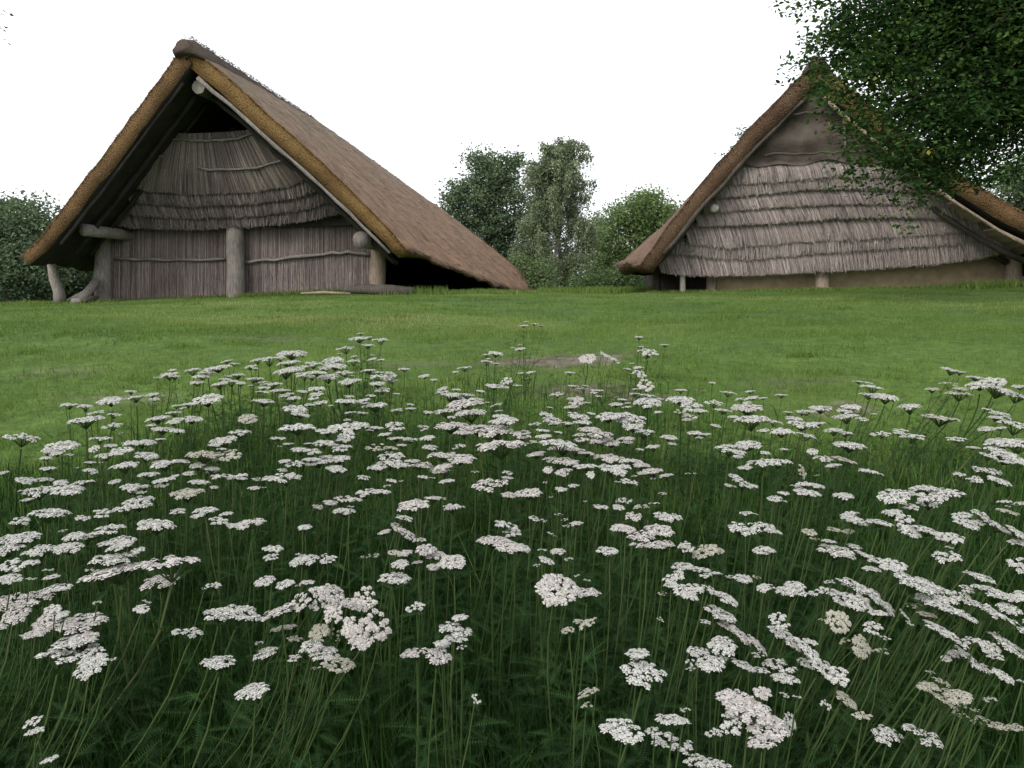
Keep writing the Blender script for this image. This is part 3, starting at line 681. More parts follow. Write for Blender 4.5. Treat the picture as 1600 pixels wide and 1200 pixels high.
# birch: drooping strands
def birch():
    D = 31; b_ = at(868, 460, D); base = Vector(gp(b_.x, D)); root = empty('birch_tree', base)
    tag(root, 'tall pale birch with drooping twigs between the two houses', 'tree')
    mb = MB(); top = at(880, 222, D); tp = limb(mb, base - Vector((0, 0, .3)), top, .13, .012, 16, .025); P = []; T = []
    limbs_ = []
    for k in range(92):
        u = random.uniform(.05, .97); z_ = min(1.0, (1 - u) * 2.6) ** .8; limbs_.append((u, random.uniform(0, 6.28), (.12 + 1.55 * z_) * random.uniform(.45, 1.05)))
    for u, an, reach in limbs_:
        i = min(len(tp) - 2, int(u * (len(tp) - 1))); a = tp[i].lerp(tp[i + 1], random.random())
        e = a + Vector((math.cos(an) * reach, math.sin(an) * reach * .9, reach * random.uniform(.25, .85) + .1))
        arc = [a.lerp(e, t_ / 6) + Vector((0, 0, .18 * reach * math.sin(math.pi * t_ / 6) - .22 * reach * max(0, t_ / 6 - .6))) for t_ in range(7)]
        mb.tube(arc, [.022 - .003 * t_ for t_ in range(7)], 5, 0, .35)
        for s_ in range(int(16 + 26 * min(1.2, reach))):
            t_ = random.uniform(.15, 1) ** .7 * 5.99; o_ = arc[int(t_)].lerp(arc[int(t_) + 1], t_ % 1) + Vector(rng.normal(size=3)) * .07; L = random.uniform(.2, 1.3) * (.35 + .65 * (1 - u))
            nl = int(8 + 22 * L); tt = np.sort(rng.random(nl)); sw = rng.normal(size=2) * .12
            P.append(np.stack([o_.x + sw[0] * tt + rng.normal(size=nl) * .045, o_.y + sw[1] * tt + rng.normal(size=nl) * .045, o_.z + .05 - L * tt ** 1.15], 1)); T.append(np.clip(.5 + random.gauss(0, .2) + rng.normal(size=nl) * .15, 0, 1))
    P.append(rng.normal(size=(60, 3)) * [.10, .10, .30] + np.array(top) - [0, 0, .25]); T.append(np.clip(.5 + rng.normal(size=60) * .2, 0, 1))
    P = np.concatenate(P); T = np.concatenate(T); ok = P[:, 2] > base.z + .1; P = P[ok]; T = T[ok]
    V, F, TT = leaves_np(P, .052 * rng.uniform(.6, 1.3, len(P)), T, elong=1.5, hang=.4)
    np_mesh('crown', V - np.array(base), F, M['birch_leaf'], TT).parent = root
    o = mb.build('trunk', M['birch_bark'], None, smooth=True); o.parent = root; o.location = -base
birch()
b0 = at(1005, 455, 40)
tree('deciduous_tree', 'bright green rounded tree beside the left end of the right house', 'tree', gp(b0.x, 40), at(1005, 330, 40),
     [ab(1000, 335, 40, 1.3, 1.1, .9, 3, .6), ab(975, 375, 40, 1.4, 1.1, 1.1, 3, .5), ab(1035, 350, 40, 1.2, 1., 1.2, 3, .6), ab(960, 420, 40, 1.3, 1., .9, 2, .4), ab(1050, 400, 40, 1.5, 1., 1.3, 2, .4), ab(1010, 310, 40, .6, .5, .4, .7, .6)], 26000, .085, M['bright_leaf'], M['bark'], .17)
b0 = at(935, 455, 43)
tree('deciduous_tree', 'small grey green tree between the birch and the bright green tree', 'tree', gp(b0.x, 43), at(935, 350, 43),
     [ab(935, 360, 43, .8, .8, .9, 2, .7), ab(925, 400, 43, 1.1, .8, 1.1, 2, .6), ab(950, 430, 43, 1.2, .8, .9, 2, .5)], 8000, .085, M['dark_leaf'], M['bark'], .12)
b0 = at(965, 458, 27)
tree('shrub', 'low wide green shrub in front of the bright green tree', 'shrub', gp(b0.x, 27), at(965, 430, 27),
     [ab(960, 440, 27, 1.1, .8, .42, 3, .4), ab(1000, 445, 26.5, .7, .6, .38, 2, .35), ab(920, 448, 27, .6, .6, .3, 1, .4)], 9000, .055, M['bush_leaf'], M['bark'], .04, sig=.16, limbs=12)
b0 = at(838, 458, 28.5)
tree('shrub', 'yellow green shrub at the foot of the birch', 'shrub', gp(b0.x, 28.5), at(838, 430, 28.5),
     [ab(838, 430, 28.5, .55, .5, .5, 3, .8), ab(815, 415, 29, .5, .5, .35, 2, .75), ab(850, 448, 28, .5, .5, .25, 1, .7)], 4500, .055, M['bush_leaf'], M['bark'], .04, sig=.16, limbs=10)
for (px, D, lab, w_, hy) in [(880, 46, 'broad green bush far behind the birch trunk', 2.4, 425), (720, 44, 'low dark bush far behind the tip of the left eave', 2.2, 425), (985, 47, 'pale green bush far behind the low shrub', 2.4, 432), (30, 40, 'wide dark bush under the left tree, at the edge of the lawn', 3.0, 448), (1640, 40, 'dark bush beyond the far end of the clay wall', 3, 400)]:
    b0 = at(px, 458, D)
    tree('shrub', lab, 'shrub', gp(b0.x, D), at(px, hy, D), [ab(px, hy + 12, D, w_ * .55, 1., .8, 3, .45), ab(px - 35, hy + 22, D, w_ * .4, .9, .6, 2, .4), ab(px + 35, hy + 24, D, w_ * .4, .9, .6, 2, .4), ab(px, hy + 50, D, w_, .9, .7, 3, .35)], 12000, .085, M['bush_leaf'], M['bark'], .06, limbs=12)
b0 = at(1592, 440, 33)
tree('deciduous_tree', 'dark tree behind the right slope of the right house', 'tree', gp(b0.x, 33), at(1592, 290, 33),
     [ab(1590, 300, 33, 1.2, 1., 1.3, 3, .45), ab(1640, 280, 33, 1.4, 1., 1.6, 3, .4), ab(1600, 380, 33, 2., 1., 1.8, 3, .35), ab(1570, 268, 33, .5, .5, .35, .7, .5)], 12000, .085, M['dark_leaf'], M['bark'], .2)
b0 = at(1160, 440, 36)
tree('deciduous_tree', 'sparse twiggy treetop showing just above the left slope of the right house', 'tree', gp(b0.x, 36), at(1163, 205, 36),
     [ab(1165, 210, 36, .28, .3, .28, .35, .4), ab(1150, 245, 36, .35, .5, .4, .35, .4), ab(1180, 270, 36, 1., .8, .7, 2, .4), ab(1170, 340, 36, 1.6, 1.2, 1.6, 3, .4)], 5000, .07, M['dark_leaf'], M['bark'], .12, clump=14, sig=.2)
# the oak whose boughs hang in from the right
def oak():
    base = Vector(gp(9.6, 11.2)); root = empty('oak_tree', base)
    tag(root, 'oak with dark leafy boughs hanging into view above the right house', 'tree')
    mb = MB(); fork = base + Vector((-.2, 0, 3.2)); limb(mb, base - Vector((0, 0, .4)), fork, .42, .30, 8, .03)
    # boughs: the way from the fork to a tip, leaf clumps all along the outer part
    tips_ = [(1262, 12, 11.0), (1290, 45, 10.6), (1248, 104, 10.8), (1300, 100, 11.5), (1290, 138, 10.4), (1320, 150, 10.9), (1345, 178, 10.6), (1335, 60, 12), (1380, 30, 11.5), (1400, 90, 10.4), (1400, 150, 11.0), (1420, 200, 10.6),
            (1385, 222, 10.4), (1360, 245, 10.3), (1395, 272, 10.5), (1425, 288, 10.3), (1440, 255, 10.8), (1462, 285, 10.9), (1490, 250, 11.2), (1480, 180, 11.6), (1450, 120, 12), (1470, 40, 11), (1540, 20, 10.5), (1530, 100, 11.2), (1560, 150, 10.6),
            (1540, 200, 11.2), (1570, 225, 10.8), (1600, 240, 11.4), (1600, 60, 11.5), (1620, 120, 10.5), (1640, 190, 11), (1660, 20, 11), (1720, 100, 11), (1700, 220, 11.5), (1800, 60, 10.5), (1560, -60, 11), (1420, -50, 11.4), (1320, -40, 11.2), (1280, 70, 11.3),
            (1680, -120, 11), (1850, -60, 12), (1950, 80, 11), (2000, 0, 11), (1950, -150, 11), (1800, -250, 11), (1500, -150, 11.6), (2100, 60, 12.3), (2050, 200, 12), (1360, 110, 11.2), (1375, 190, 11.2), (1430, 60, 11), (1510, 150, 10.9), (1460, 220, 11.3), (1600, 170, 10.8), (1330, 120, 10.8), (1350, 200, 10.5), (1410, 250, 10.4), (1450, 200, 10.5), (1480, 270, 10.7), (1300, 20, 11.4), (1350, 80, 10.6), (1530, 260, 11.0), (1270, 60, 11.2), (1500, 70, 11.6), (1345, 15, 11.0), (1580, 280, 11.9)]
    P = []; T = []; main = []
    for (px, py, D) in tips_:
        e = at(px, py, D); yel = .22 if (px < 1400 and 120 < py < 200) else 0  # these boughs tinted yellower, sunlight put into the leaf colour
        hub = fork + Vector((random.uniform(-1.6, -.6), random.uniform(-.5, .7), random.uniform(.1, 1.2))) if px < 1600 else fork
        a = fork if px >= 1600 else hub
        if px < 1600: limb(mb, fork, hub, .13, .07, 4, .05)
        lp = limb(mb, a, e, .045, .006, 12, .07)
        for k in range(64 if 1270 < px < 1500 else 34):
            i = random.randint(4, 12); q = lp[i] + Vector(rng.normal(size=3)) * (.36 - .015 * i) * (.6 if px < 1300 else 1)
            q.z -= .05 * random.random()
            if k < 6: limb(mb, lp[max(3, i - 2)], q, .010, .003, 4, .1)
            nn = int(random.uniform(14, 40)); s = random.uniform(.07, .15)
            P.append(rng.normal(size=(nn, 3)) * [s * 1.25, s * 1.25, s * .6] + np.array(q)); T.append(np.clip(.42 + yel + random.gauss(0, .22) + rng.normal(size=nn) * .1, 0, .93 if yel else .82))
    q = at(1448, 237, 10.2); P.append(rng.normal(size=(14, 3)) * .04 + np.array(q)); T.append(np.ones(14))
    P = np.concatenate(P); T = np.concatenate(T)
    # lobed oak leaves: six-sided, folded
    n = len(P); sz = rng.uniform(.046, .080, n)[:, None]
    d = rng.normal(size=(n, 3)); d[:, 2] = d[:, 2] * .45 - .25; d /= np.linalg.norm(d, axis=1)[:, None]
    s = np.cross(d, rng.normal(size=(n, 3)) * .5 + [0, 0, 1.0]); s /= np.linalg.norm(s, axis=1)[:, None]; nn = np.cross(s, d)
    pts = [P, P + d * sz * .35 + s * sz * .22, P + d * sz * .75 + s * sz * .32, P + d * sz * 1.15, P + d * sz * .75 - s * sz * .32, P + d * sz * .35 - s * sz * .22]
    for j in (1, 2, 4, 5): pts[j] = pts[j] + nn * sz * .10
    V = np.stack(pts, 1).reshape(-1, 3); k = np.arange(n)[:, None] * 6
    F = np.concatenate([k + [0, 1, 2, 3], k + [0, 3, 4, 5]], 1).reshape(-1, 4)
    np_mesh('crown', V - np.array(base), F, M['oak_leaf'], np.repeat(T, 6)).parent = root
    o = mb.build('trunk', M['oak_bark'], None, smooth=True); o.parent = root; o.location = -base
oak()
# a tree outside the frame on the left, of which one sparse twig shows
def left_tree():
    base = Vector(gp(-10.2, 11)); root = empty('deciduous_tree', base); tag(root, 'tree outside the left edge of which one sparse twig shows against the sky', 'tree')
    mb = MB(); fork = base + Vector((0, 0, 3.0)); limb(mb, base - Vector((0, 0, .3)), fork, .25, .16, 7, .04); P = []; T = []
    for (px, py, D, k) in [(9, 22, 11, 5), (4, 45, 11, 4), (-60, 20, 11, 14), (-120, 60, 11.4, 20), (-150, -30, 11, 20), (-200, 20, 10.5, 20), (-260, 60, 11, 20), (-300, -60, 11.5, 20), (-350, 30, 11, 20)]:
        e = at(px, py, D); lp = limb(mb, fork, e, .05, .004, 10, .06)
        for _ in range(k):
            i = random.randint(9, 10) if px > -10 else random.randint(5, 10); q = lp[i] + Vector(rng.normal(size=3)) * (.04 if px > -10 else .2); nn = 3 if px > -10 else 20
            P.append(rng.normal(size=(nn, 3)) * (.04 if px > -10 else .1) + np.array(q)); T.append(np.clip(.4 + rng.normal(size=nn) * .15, 0, .95))
    P = np.concatenate(P); T = np.concatenate(T); V, F, TT = leaves_np(P, .05 * rng.uniform(.6, 1.2, len(P)), T)
    np_mesh('crown', V - np.array(base), F, M['oak_leaf'], TT).parent = root
    o = mb.build('trunk', M['bark'], None, smooth=True); o.parent = root; o.location = -base
left_tree()
# ------------------------------------------------------------------ wood lying about
def lying(name, label, cat, pts, rad, mat, group=None):
    mb = MB(); mb.tube(pts, rad, 10, 0, .5, True, .35); p = pts[0]
    o = mb.build(name, mat, None, origin=p, smooth=True); tag(o, label, cat, group); return o
def on(px, D, lift=0.0):
    p = at(px, 455, D); return Vector((p.x, D, gz(p.x, D) + lift))
lying('log', 'dark old log lying in grass by the right post of the left house', 'log', [on(543, 18.8, .10), on(575, 18.75, .12), on(610, 18.7, .12), on(646, 18.75, .09)], [.07, .13, .14, .10], M['wood_dark'])
lying('stick', 'pale thin stick lying on the lawn before the left house', 'stick', [on(470, 18.2, .03), on(505, 18.2, .05), on(548, 18.25, .03)], [.02, .035, .03], M['wood_tan'])
lying('split_log', 'thick grey split log leaning against the left corner post', 'log', [on(122, 18.9, .03), at(152, 438, 19.3)], [.12, .09], M['wood'])
lying('split_log', 'pale thin split log leaning behind the thick grey one', 'log', [on(100, 19.2, .03), at(150, 446, 19.5)], [.05, .04], M['wood_pale'])
lying('split_log', 'short round log end lying before the leaning split logs', 'log', [on(112, 18.7, .06), on(132, 18.75, .07)], [.08, .08], M['wood'])
lying('split_log', 'dark split log lowest beside the left corner post', 'log', [on(128, 18.6, .06), on(152, 18.9, .14)], [.07, .07], M['wood_dark'])
# ------------------------------------------------------------------ yarrow in flower
# each line: colour (w white, p pinkish, g faded) then heads: x,y,width[,height[,roll]] as seen in the photograph
YARROW = """
w 264,583,26 270,577,14
w 300,576,30
w 340,572,36 354,563,18 366,567,18
w 317,586,24 308,596,20
w 341,598,26 352,591,20 362,594,25 376,597,18
w 371,584,24
w 390,571,18 396,590,26
w 205,610,18 211,619,34 237,615,18
w 172,623,40
w 108,631,26
w 132,652,50 149,643,30
w 323,620,44,18 294,630,24 285,637,12
w 272,643,24
w 246,651,34
w 272,658,24 300,652,28
w 236,663,16 254,668,30
w 37,680,46,10,12
w 155,683,36
w 188,676,10 205,690,28 222,690,28
w 375,673,36
w 350,685,36,16 335,694,20
g 386,652,30,18
w 251,685,16
w 95,693,42,16 75,703,24 88,707,20 73,714,20
w 147,700,18,12
w 165,709,30 190,702,28,14 193,724,38,14
w 228,709,36
w 75,730,20
w 141,721,18 141,733,22 122,730,10
w 5,737,14
w 41,748,30
w 60,763,44,18 95,752,30 105,762,40,18 130,751,26 35,766,14
w 232,739,28
w 256,722,38,14
w 287,719,20 307,725,30 330,730,28
g 320,706,44 360,709,32,22
w 294,738,18 272,743,14
w 256,748,28
w 178,751,22 204,759,36 225,758,20 221,768,16
g 293,766,54,18 252,757,18
w 312,751,28 345,742,36 372,742,32
w 397,748,14 397,761,18
w 216,780,52
w 196,792,34 160,799,34
w 76,797,50,16
w 277,797,26
w 321,794,34
w 244,815,52,20
w 342,812,36 354,801,22
p 389,815,46,22
w 31,837,56,22 10,855,44,20
w 100,828,14 116,835,38
w 151,832,20 173,823,48,20
w 66,855,36,20 107,853,36,18
w 192,841,34 185,852,30 180,866,60,18 215,858,20
p 267,872,78,26
p 183,886,84,28 140,889,14
w 20,880,36,22
w 26,892,14 17,902,30
w 74,890,14 79,900,22
w 90,916,36,16
p 20,935,60,28 55,930,60,30 25,957,40,28
w 82,950,26,18
p 125,968,66,30 72,968,36,30 62,985,30
w 115,997,64,26 92,1018,68,24
w 142,1040,42,34 171,1030,16
w 152,940,12
w 221,950,20,16 228,939,14
w 335,913,20
w 296,985,44,18
w 342,1030,54,24
w 376,952,60,22,14
w 413,905,30,20
w 48,1127,30,24,-25
w 76,1185,28,14,-20
w 395,1076,52,28
w 564,520,12 561,527,28 576,526,14 595,529,22
w 540,542,28 531,552,10
w 582,554,9 581,560,14 595,561,12
w 456,549,38 473,553,14
w 420,558,38 438,557,20
w 402,561,24
w 452,564,34 478,571,24 490,566,30
w 520,560,38,14 525,569,30 552,562,24 553,556,12
w 445,577,36 462,574,24
w 475,583,30 495,580,26 510,575,18
w 512,586,34 538,580,28 545,594,30,14 558,592,14
w 576,577,24 590,586,30 606,587,24,12 608,581,16 590,597,22
w 632,575,20
w 663,586,18
w 597,607,28
w 425,598,30 432,608,20 402,591,18
w 448,615,22 460,620,20 440,609,22
w 495,605,26 493,616,24,14
w 484,631,16 500,627,20
w 406,611,12 412,624,32
w 461,636,42,18 470,645,26
w 465,665,46,16
w 541,625,28 546,618,20 568,624,22
w 585,631,40,12
w 580,617,16
w 550,643,24
w 433,683,24
w 511,671,28
w 545,662,54,18 543,655,12
w 540,680,26,24
w 588,667,24 602,677,24
w 618,663,30,16
w 642,637,16 642,631,10
w 670,643,16
w 619,683,24 640,684,28 668,682,26
w 662,665,20
w 690,606,20 705,613,40 713,608,14
p 730,615,22 745,622,20 725,626,60,18
p 735,641,50,12 705,651,14
p 705,661,44,16 725,674,30
w 775,550,26
w 761,563,20 763,560,8
w 725,573,20
w 712,580,12
w 772,601,26 790,597,22,20,-50
w 749,610,12
w 776,631,22
w 783,648,24 780,641,12
w 790,655,34,14
p 745,664,40 770,668,60,22 780,690,70,20
w 451,692,18
w 482,692,16 470,700,30 485,703,36
w 506,690,30,12
w 535,697,34,12
w 445,719,18 462,723,28,14
w 497,720,34 511,712,20
w 530,714,30
w 527,732,24
w 449,742,44,18
w 404,747,10
g 590,697,36,20 612,698,18
w 612,709,40,16
w 608,720,44,14 628,725,24 590,727,30
p 655,723,36,12
p 672,697,24 690,708,40 720,713,46
w 628,694,16
w 569,744,24
w 612,750,18 626,751,10
w 661,744,20
w 699,750,22
p 765,753,60,26 793,745,20
w 792,737,18
w 742,736,12
w 720,695,16 712,700,12
p 546,777,40,16 517,783,28
w 572,767,36 594,766,28
w 538,796,30 547,791,10
p 645,786,48,26 678,776,26
w 632,807,26,10,15
w 708,790,32
w 476,822,28,12
w 426,855,30,14
w 475,872,38,18 468,866,14
w 513,872,28,14 508,866,12
p 622,822,26,14,30 637,833,30,16,30 655,842,26 665,855,40 680,865,34
p 707,875,40,24
g 585,866,20 616,862,18
w 626,879,28 617,899,44,18
w 445,911,26,18
p 480,908,22 432,952,50,22,-20 465,940,40,36,-30 497,935,36,40,25 520,925,44,26,25 552,940,36,18 571,932,34,34 557,985,46,56,20 592,975,46,44,35 520,960,26,30
g 443,978,34,10,-10 498,985,24,22 520,990,18,20
w 488,1005,40 505,1018,40,24 515,1012,20
g 530,1035,40,26 505,1038,18
w 405,1003,12 412,1018,34,20
w 650,946,28,20
w 718,963,28,14 710,978,44,20 712,995,36,20 690,1003,20 720,1010,16
p 686,1020,50,26
w 742,1092,15,17
w 822,502,10 835,505,12 846,508,10 818,508,14
w 812,544,16 813,538,8 802,543,8
w 814,582,12 830,580,16
p 918,558,26,16
w 943,552,14,8,30 952,557,16,8,30 962,562,14,8,30
w 891,581,16 916,586,6
w 999,525,16
w 1013,548,32,14 1002,541,12
w 1039,538,15
w 987,567,10 997,573,20 1000,583,20,14
p 1009,601,28,24
w 993,607,10 992,614,18 1012,616,22
w 896,602,16 912,606,18 915,602,12
w 934,609,20 935,618,12
w 870,614,20
p 901,624,26,16 893,634,22
w 860,636,10
w 963,620,8 973,623,16
w 962,630,20 980,629,10
w 1012,626,40,18
w 979,635,16
w 1064,608,16 1087,609,8 1099,610,8
w 1064,621,38,12
w 1082,633,36,18 1092,640,24
w 1113,597,14
w 1116,627,28,10
w 1138,612,24 1157,622,18
w 1172,610,14 1176,620,20 1192,621,14
p 1168,634,48,18
w 1172,650,60,14 1145,650,14
w 1193,671,18
w 1118,664,16
w 1085,675,24 1100,677,20
g 1064,643,24,16
w 1028,643,16
w 985,650,50,22 990,664,30,14 967,647,24
w 950,647,40,14 924,645,16
w 903,647,30,12 910,658,28
w 852,645,20 862,653,30 868,658,24
w 888,660,24
w 848,671,24 872,674,14
p 918,668,34 935,675,40
p 905,678,22 910,685,26
p 940,685,34 955,690,28
p 978,683,30 980,690,20
w 850,680,26 875,689,50,16
p 803,655,12 805,675,20 820,677,16
p 810,690,20 822,692,10
w 1046,681,24
w 1021,696,26
p 880,697,40,10 900,700,30
p 838,707,30 870,716,46,16 890,720,30
p 917,706,30 948,712,44,16 965,716,40
w 915,726,36,10 955,730,40,20 970,737,30
p 990,718,30 1003,725,24 1020,733,34,12 1040,741,24
p 856,733,16,12 878,738,20,14
w 923,741,18,14
w 983,750,24,10
p 825,767,36,16 842,774,10
w 877,763,24 897,757,18
w 853,753,10
w 860,776,10
w 1150,744,24,12,15 1163,753,32,14,20 1178,758,16
w 1140,697,40 1170,692,36 1155,705,20
w 1190,720,46,14 1196,706,16
w 1075,739,10 1085,739,8
w 1037,770,14
w 975,780,22,10
g 1007,788,52,14
w 1037,805,38,18
w 967,791,20,12
p 990,805,24,16
w 938,790,22
w 915,783,8
p 835,809,20,10 850,812,12
p 873,803,12 885,811,16 900,816,20
p 968,823,24,16 1000,832,50,24 1030,825,42,22 1010,848,50,14 1040,846,36
w 1072,852,24,18
w 800,830,30,16 790,818,36,20
p 770,840,50,16 795,850,40
w 813,853,36,16
w 848,858,14 855,874,22,12
w 872,860,20 888,872,14
w 948,858,30,14 952,868,10
g 1100,858,36,22,-30
w 1165,800,20 1178,802,16
w 1158,822,40,22 1190,820,46,22
w 1190,857,26,14
w 858,832,14 868,837,8
w 1328,692,44,14
w 1225,701,14
w 1215,718,40,12
w 1270,704,16,10
w 1287,715,28,12 1303,725,22
g 1320,716,32,10,12
g 1255,737,24,24,50
w 1360,735,36,12,12
w 1262,767,36,14 1275,757,28 1258,755,24
w 1224,769,20
w 1210,777,26,12
w 1319,772,34,12
w 1328,801,24 1335,808,40,18,12 1375,814,34,12
w 1395,771,50,28 1445,760,40 1450,775,40,24 1480,768,44,20
w 1415,812,34,30 1395,798,30 1425,828,40,26,15 1450,826,40,16,15 1487,838,34,20
w 1545,732,50,12,10 1562,749,40,18,15
w 1527,748,18,14
w 1498,739,16
w 1520,698,18
w 1545,710,30,12,15
w 1575,707,50,24,15 1590,720,40
w 1495,684,28
w 1565,687,50 1590,695,40
w 1510,815,36,20,15 1540,805,40,24,25 1560,820,46,24,25 1590,830,40,24,25
w 1570,782,20 1575,790,10
w 1594,785,16
g 1575,797,30
w 1210,827,24,10,20
w 1203,858,20
g 1308,826,28,10,10
g 1265,829,24
w 1295,844,20 1305,856,44,18 1335,852,20
w 1478,866,36,20,-8
w 1352,865,26,12,25 1370,872,34,16,15 1395,880,36,20
w 1595,880,40,30
w 1221,616,18
w 1342,595,18
w 1364,602,32,8
w 1357,614,26 1384,617,36,12 1397,622,18
w 1422,632,36,8
g 1470,650,54,10,8
w 1282,635,36,10 1260,641,28
w 1318,640,24 1330,634,28,12 1322,648,40,10 1346,653,20
w 1366,646,10
w 1210,657,26 1222,672,36,16
w 1232,643,16 1240,652,26 1253,660,40,14 1275,660,24
w 1302,670,30,8
w 1377,676,30,10
w 1408,671,20 1425,679,46,12
w 1488,576,28,9,15 1500,580,20
g 1483,598,28,8 1500,606,20 1500,612,36,6
w 1524,588,24 1554,594,36,18 1530,597,40 1560,604,50,14,12 1590,615,40,14,12
w 1594,602,20
w 1560,643,40,14,15 1556,650,20 1590,660,50,16,15 1563,667,18
p 873,917,58,52,15
w 902,899,10 917,906,10
g 887,983,20 918,972,28,16,-25
w 1065,882,30,14 1050,900,34,20,-25
w 1075,918,40,22 1080,929,24
w 1095,888,26,10 1102,898,20
w 1110,920,24,14,20 1136,933,30,20,20
w 1126,955,42,24,20
p 1140,978,34,20,35 1160,990,40,24,35 1185,1005,34,24,40
w 1130,1005,46,30
w 1111,1033,38,24
w 1080,1033,20,18
w 1165,1038,36,20,20 1190,1045,24
w 1161,901,26,14
g 1182,901,14
w 1193,917,20,14
g 1032,967,14,10
g 1035,927,14
w 996,1018,30,16
w 1008,1046,66,44
g 917,1080,30,14,-20
w 974,1137,54,40
w 1050,1122,44,24 1070,1107,16
w 1050,1155,56,34
w 1118,1193,40,24
w 1237,920,38,16
w 1205,915,16
w 1285,921,40,16 1297,907,16
w 1320,910,26,14,25 1350,915,50,24,25 1342,940,40,40 1375,935,40,26,40 1390,950,30,26,40 1415,960,26,16,45
w 1312,938,30,16,25
w 1410,895,46,20,20 1430,908,50,24,20
w 1480,922,46,22,15 1505,930,30,22 1455,912,40,22,20
w 1475,945,50,20,15 1510,960,30,18,20
g 1425,945,20 1448,958,24
w 1533,898,46,18,15
w 1555,922,60,24,15 1585,932,30
w 1545,948,50,24,20 1575,965,50,28,25
w 1580,1005,60,36,30
w 1467,980,36,20,20 1495,996,36,24,25
w 1510,1020,40,24,30 1530,1040,40,20,30 1495,1020,24
w 1548,1010,30,26
w 1570,1055,28,20,20
w 1219,967,28,26
w 1215,985,36,20,20 1240,1000,40,28,30 1265,1015,44,34,30 1290,1040,50,36,30 1310,1055,44,36
w 1218,1035,46,24
g 1310,970,34,40
w 1365,978,30,24
g 1348,1010,30,36,40 1375,1015,24
g 1318,1000,20
w 1292,1100,16,24
g 1325,1092,40,28,35
p 1150,1090,50,36 1170,1105,60,44 1195,1130,60,44 1190,1155,40,24 1192,1080,30,24
w 1142,1130,36,34
w 1235,1130,28,34,50
w 1228,1085,16 1245,1088,14
g 1470,1060,40,24,30 1450,1070,30
g 1475,1090,40,20,30 1505,1100,20
g 1500,1115,26 1540,1125,40,20,15 1565,1132,36,16
w 1546,1091,20,10
w 1447,1146,66,38,18
"""
Y_TAB = [480, 500, 530, 560, 580, 620, 650, 700, 750, 820, 900, 1000, 1100, 1200]
D_TAB = [5.0, 4.6, 4.0, 3.5, 3.2, 2.75, 2.4, 2.0, 1.7, 1.45, 1.25, 1.1, 1.0, .93]
plants = []
for ln in YARROW.strip().splitlines():
    c, *hs_ = ln.split()
    plants.append([c, [tuple(float(v) for v in h.split(',')) for h in hs_]])
def centre(p): return (sum(h[0] for h in p[1]) / len(p[1]), sum(h[1] for h in p[1]) / len(p[1]))
def yscale(y): return 30 + (y - 500) * .1
# neighbours of one colour that stand in one clump are one plant
while len(plants) > 292:
    best = None
    for i in range(len(plants)):
        ci = centre(plants[i])
        for j in range(i + 1, len(plants)):
            if plants[i][0] != plants[j][0] or len(plants[i][1]) + len(plants[j][1]) > 6: continue
            cj = centre(plants[j])
            if abs(ci[0] - cj[0]) > 70 or abs(ci[1] - cj[1]) > 40: continue
            d = math.hypot(ci[0] - cj[0], (ci[1] - cj[1]) * 1.8) / yscale((ci[1] + cj[1]) / 2)
            if best is None or d < best[0]: best = (d, i, j)
    if best is None: break
    _, i, j = best; plants[i][1] += plants[j][1]; del plants[j]

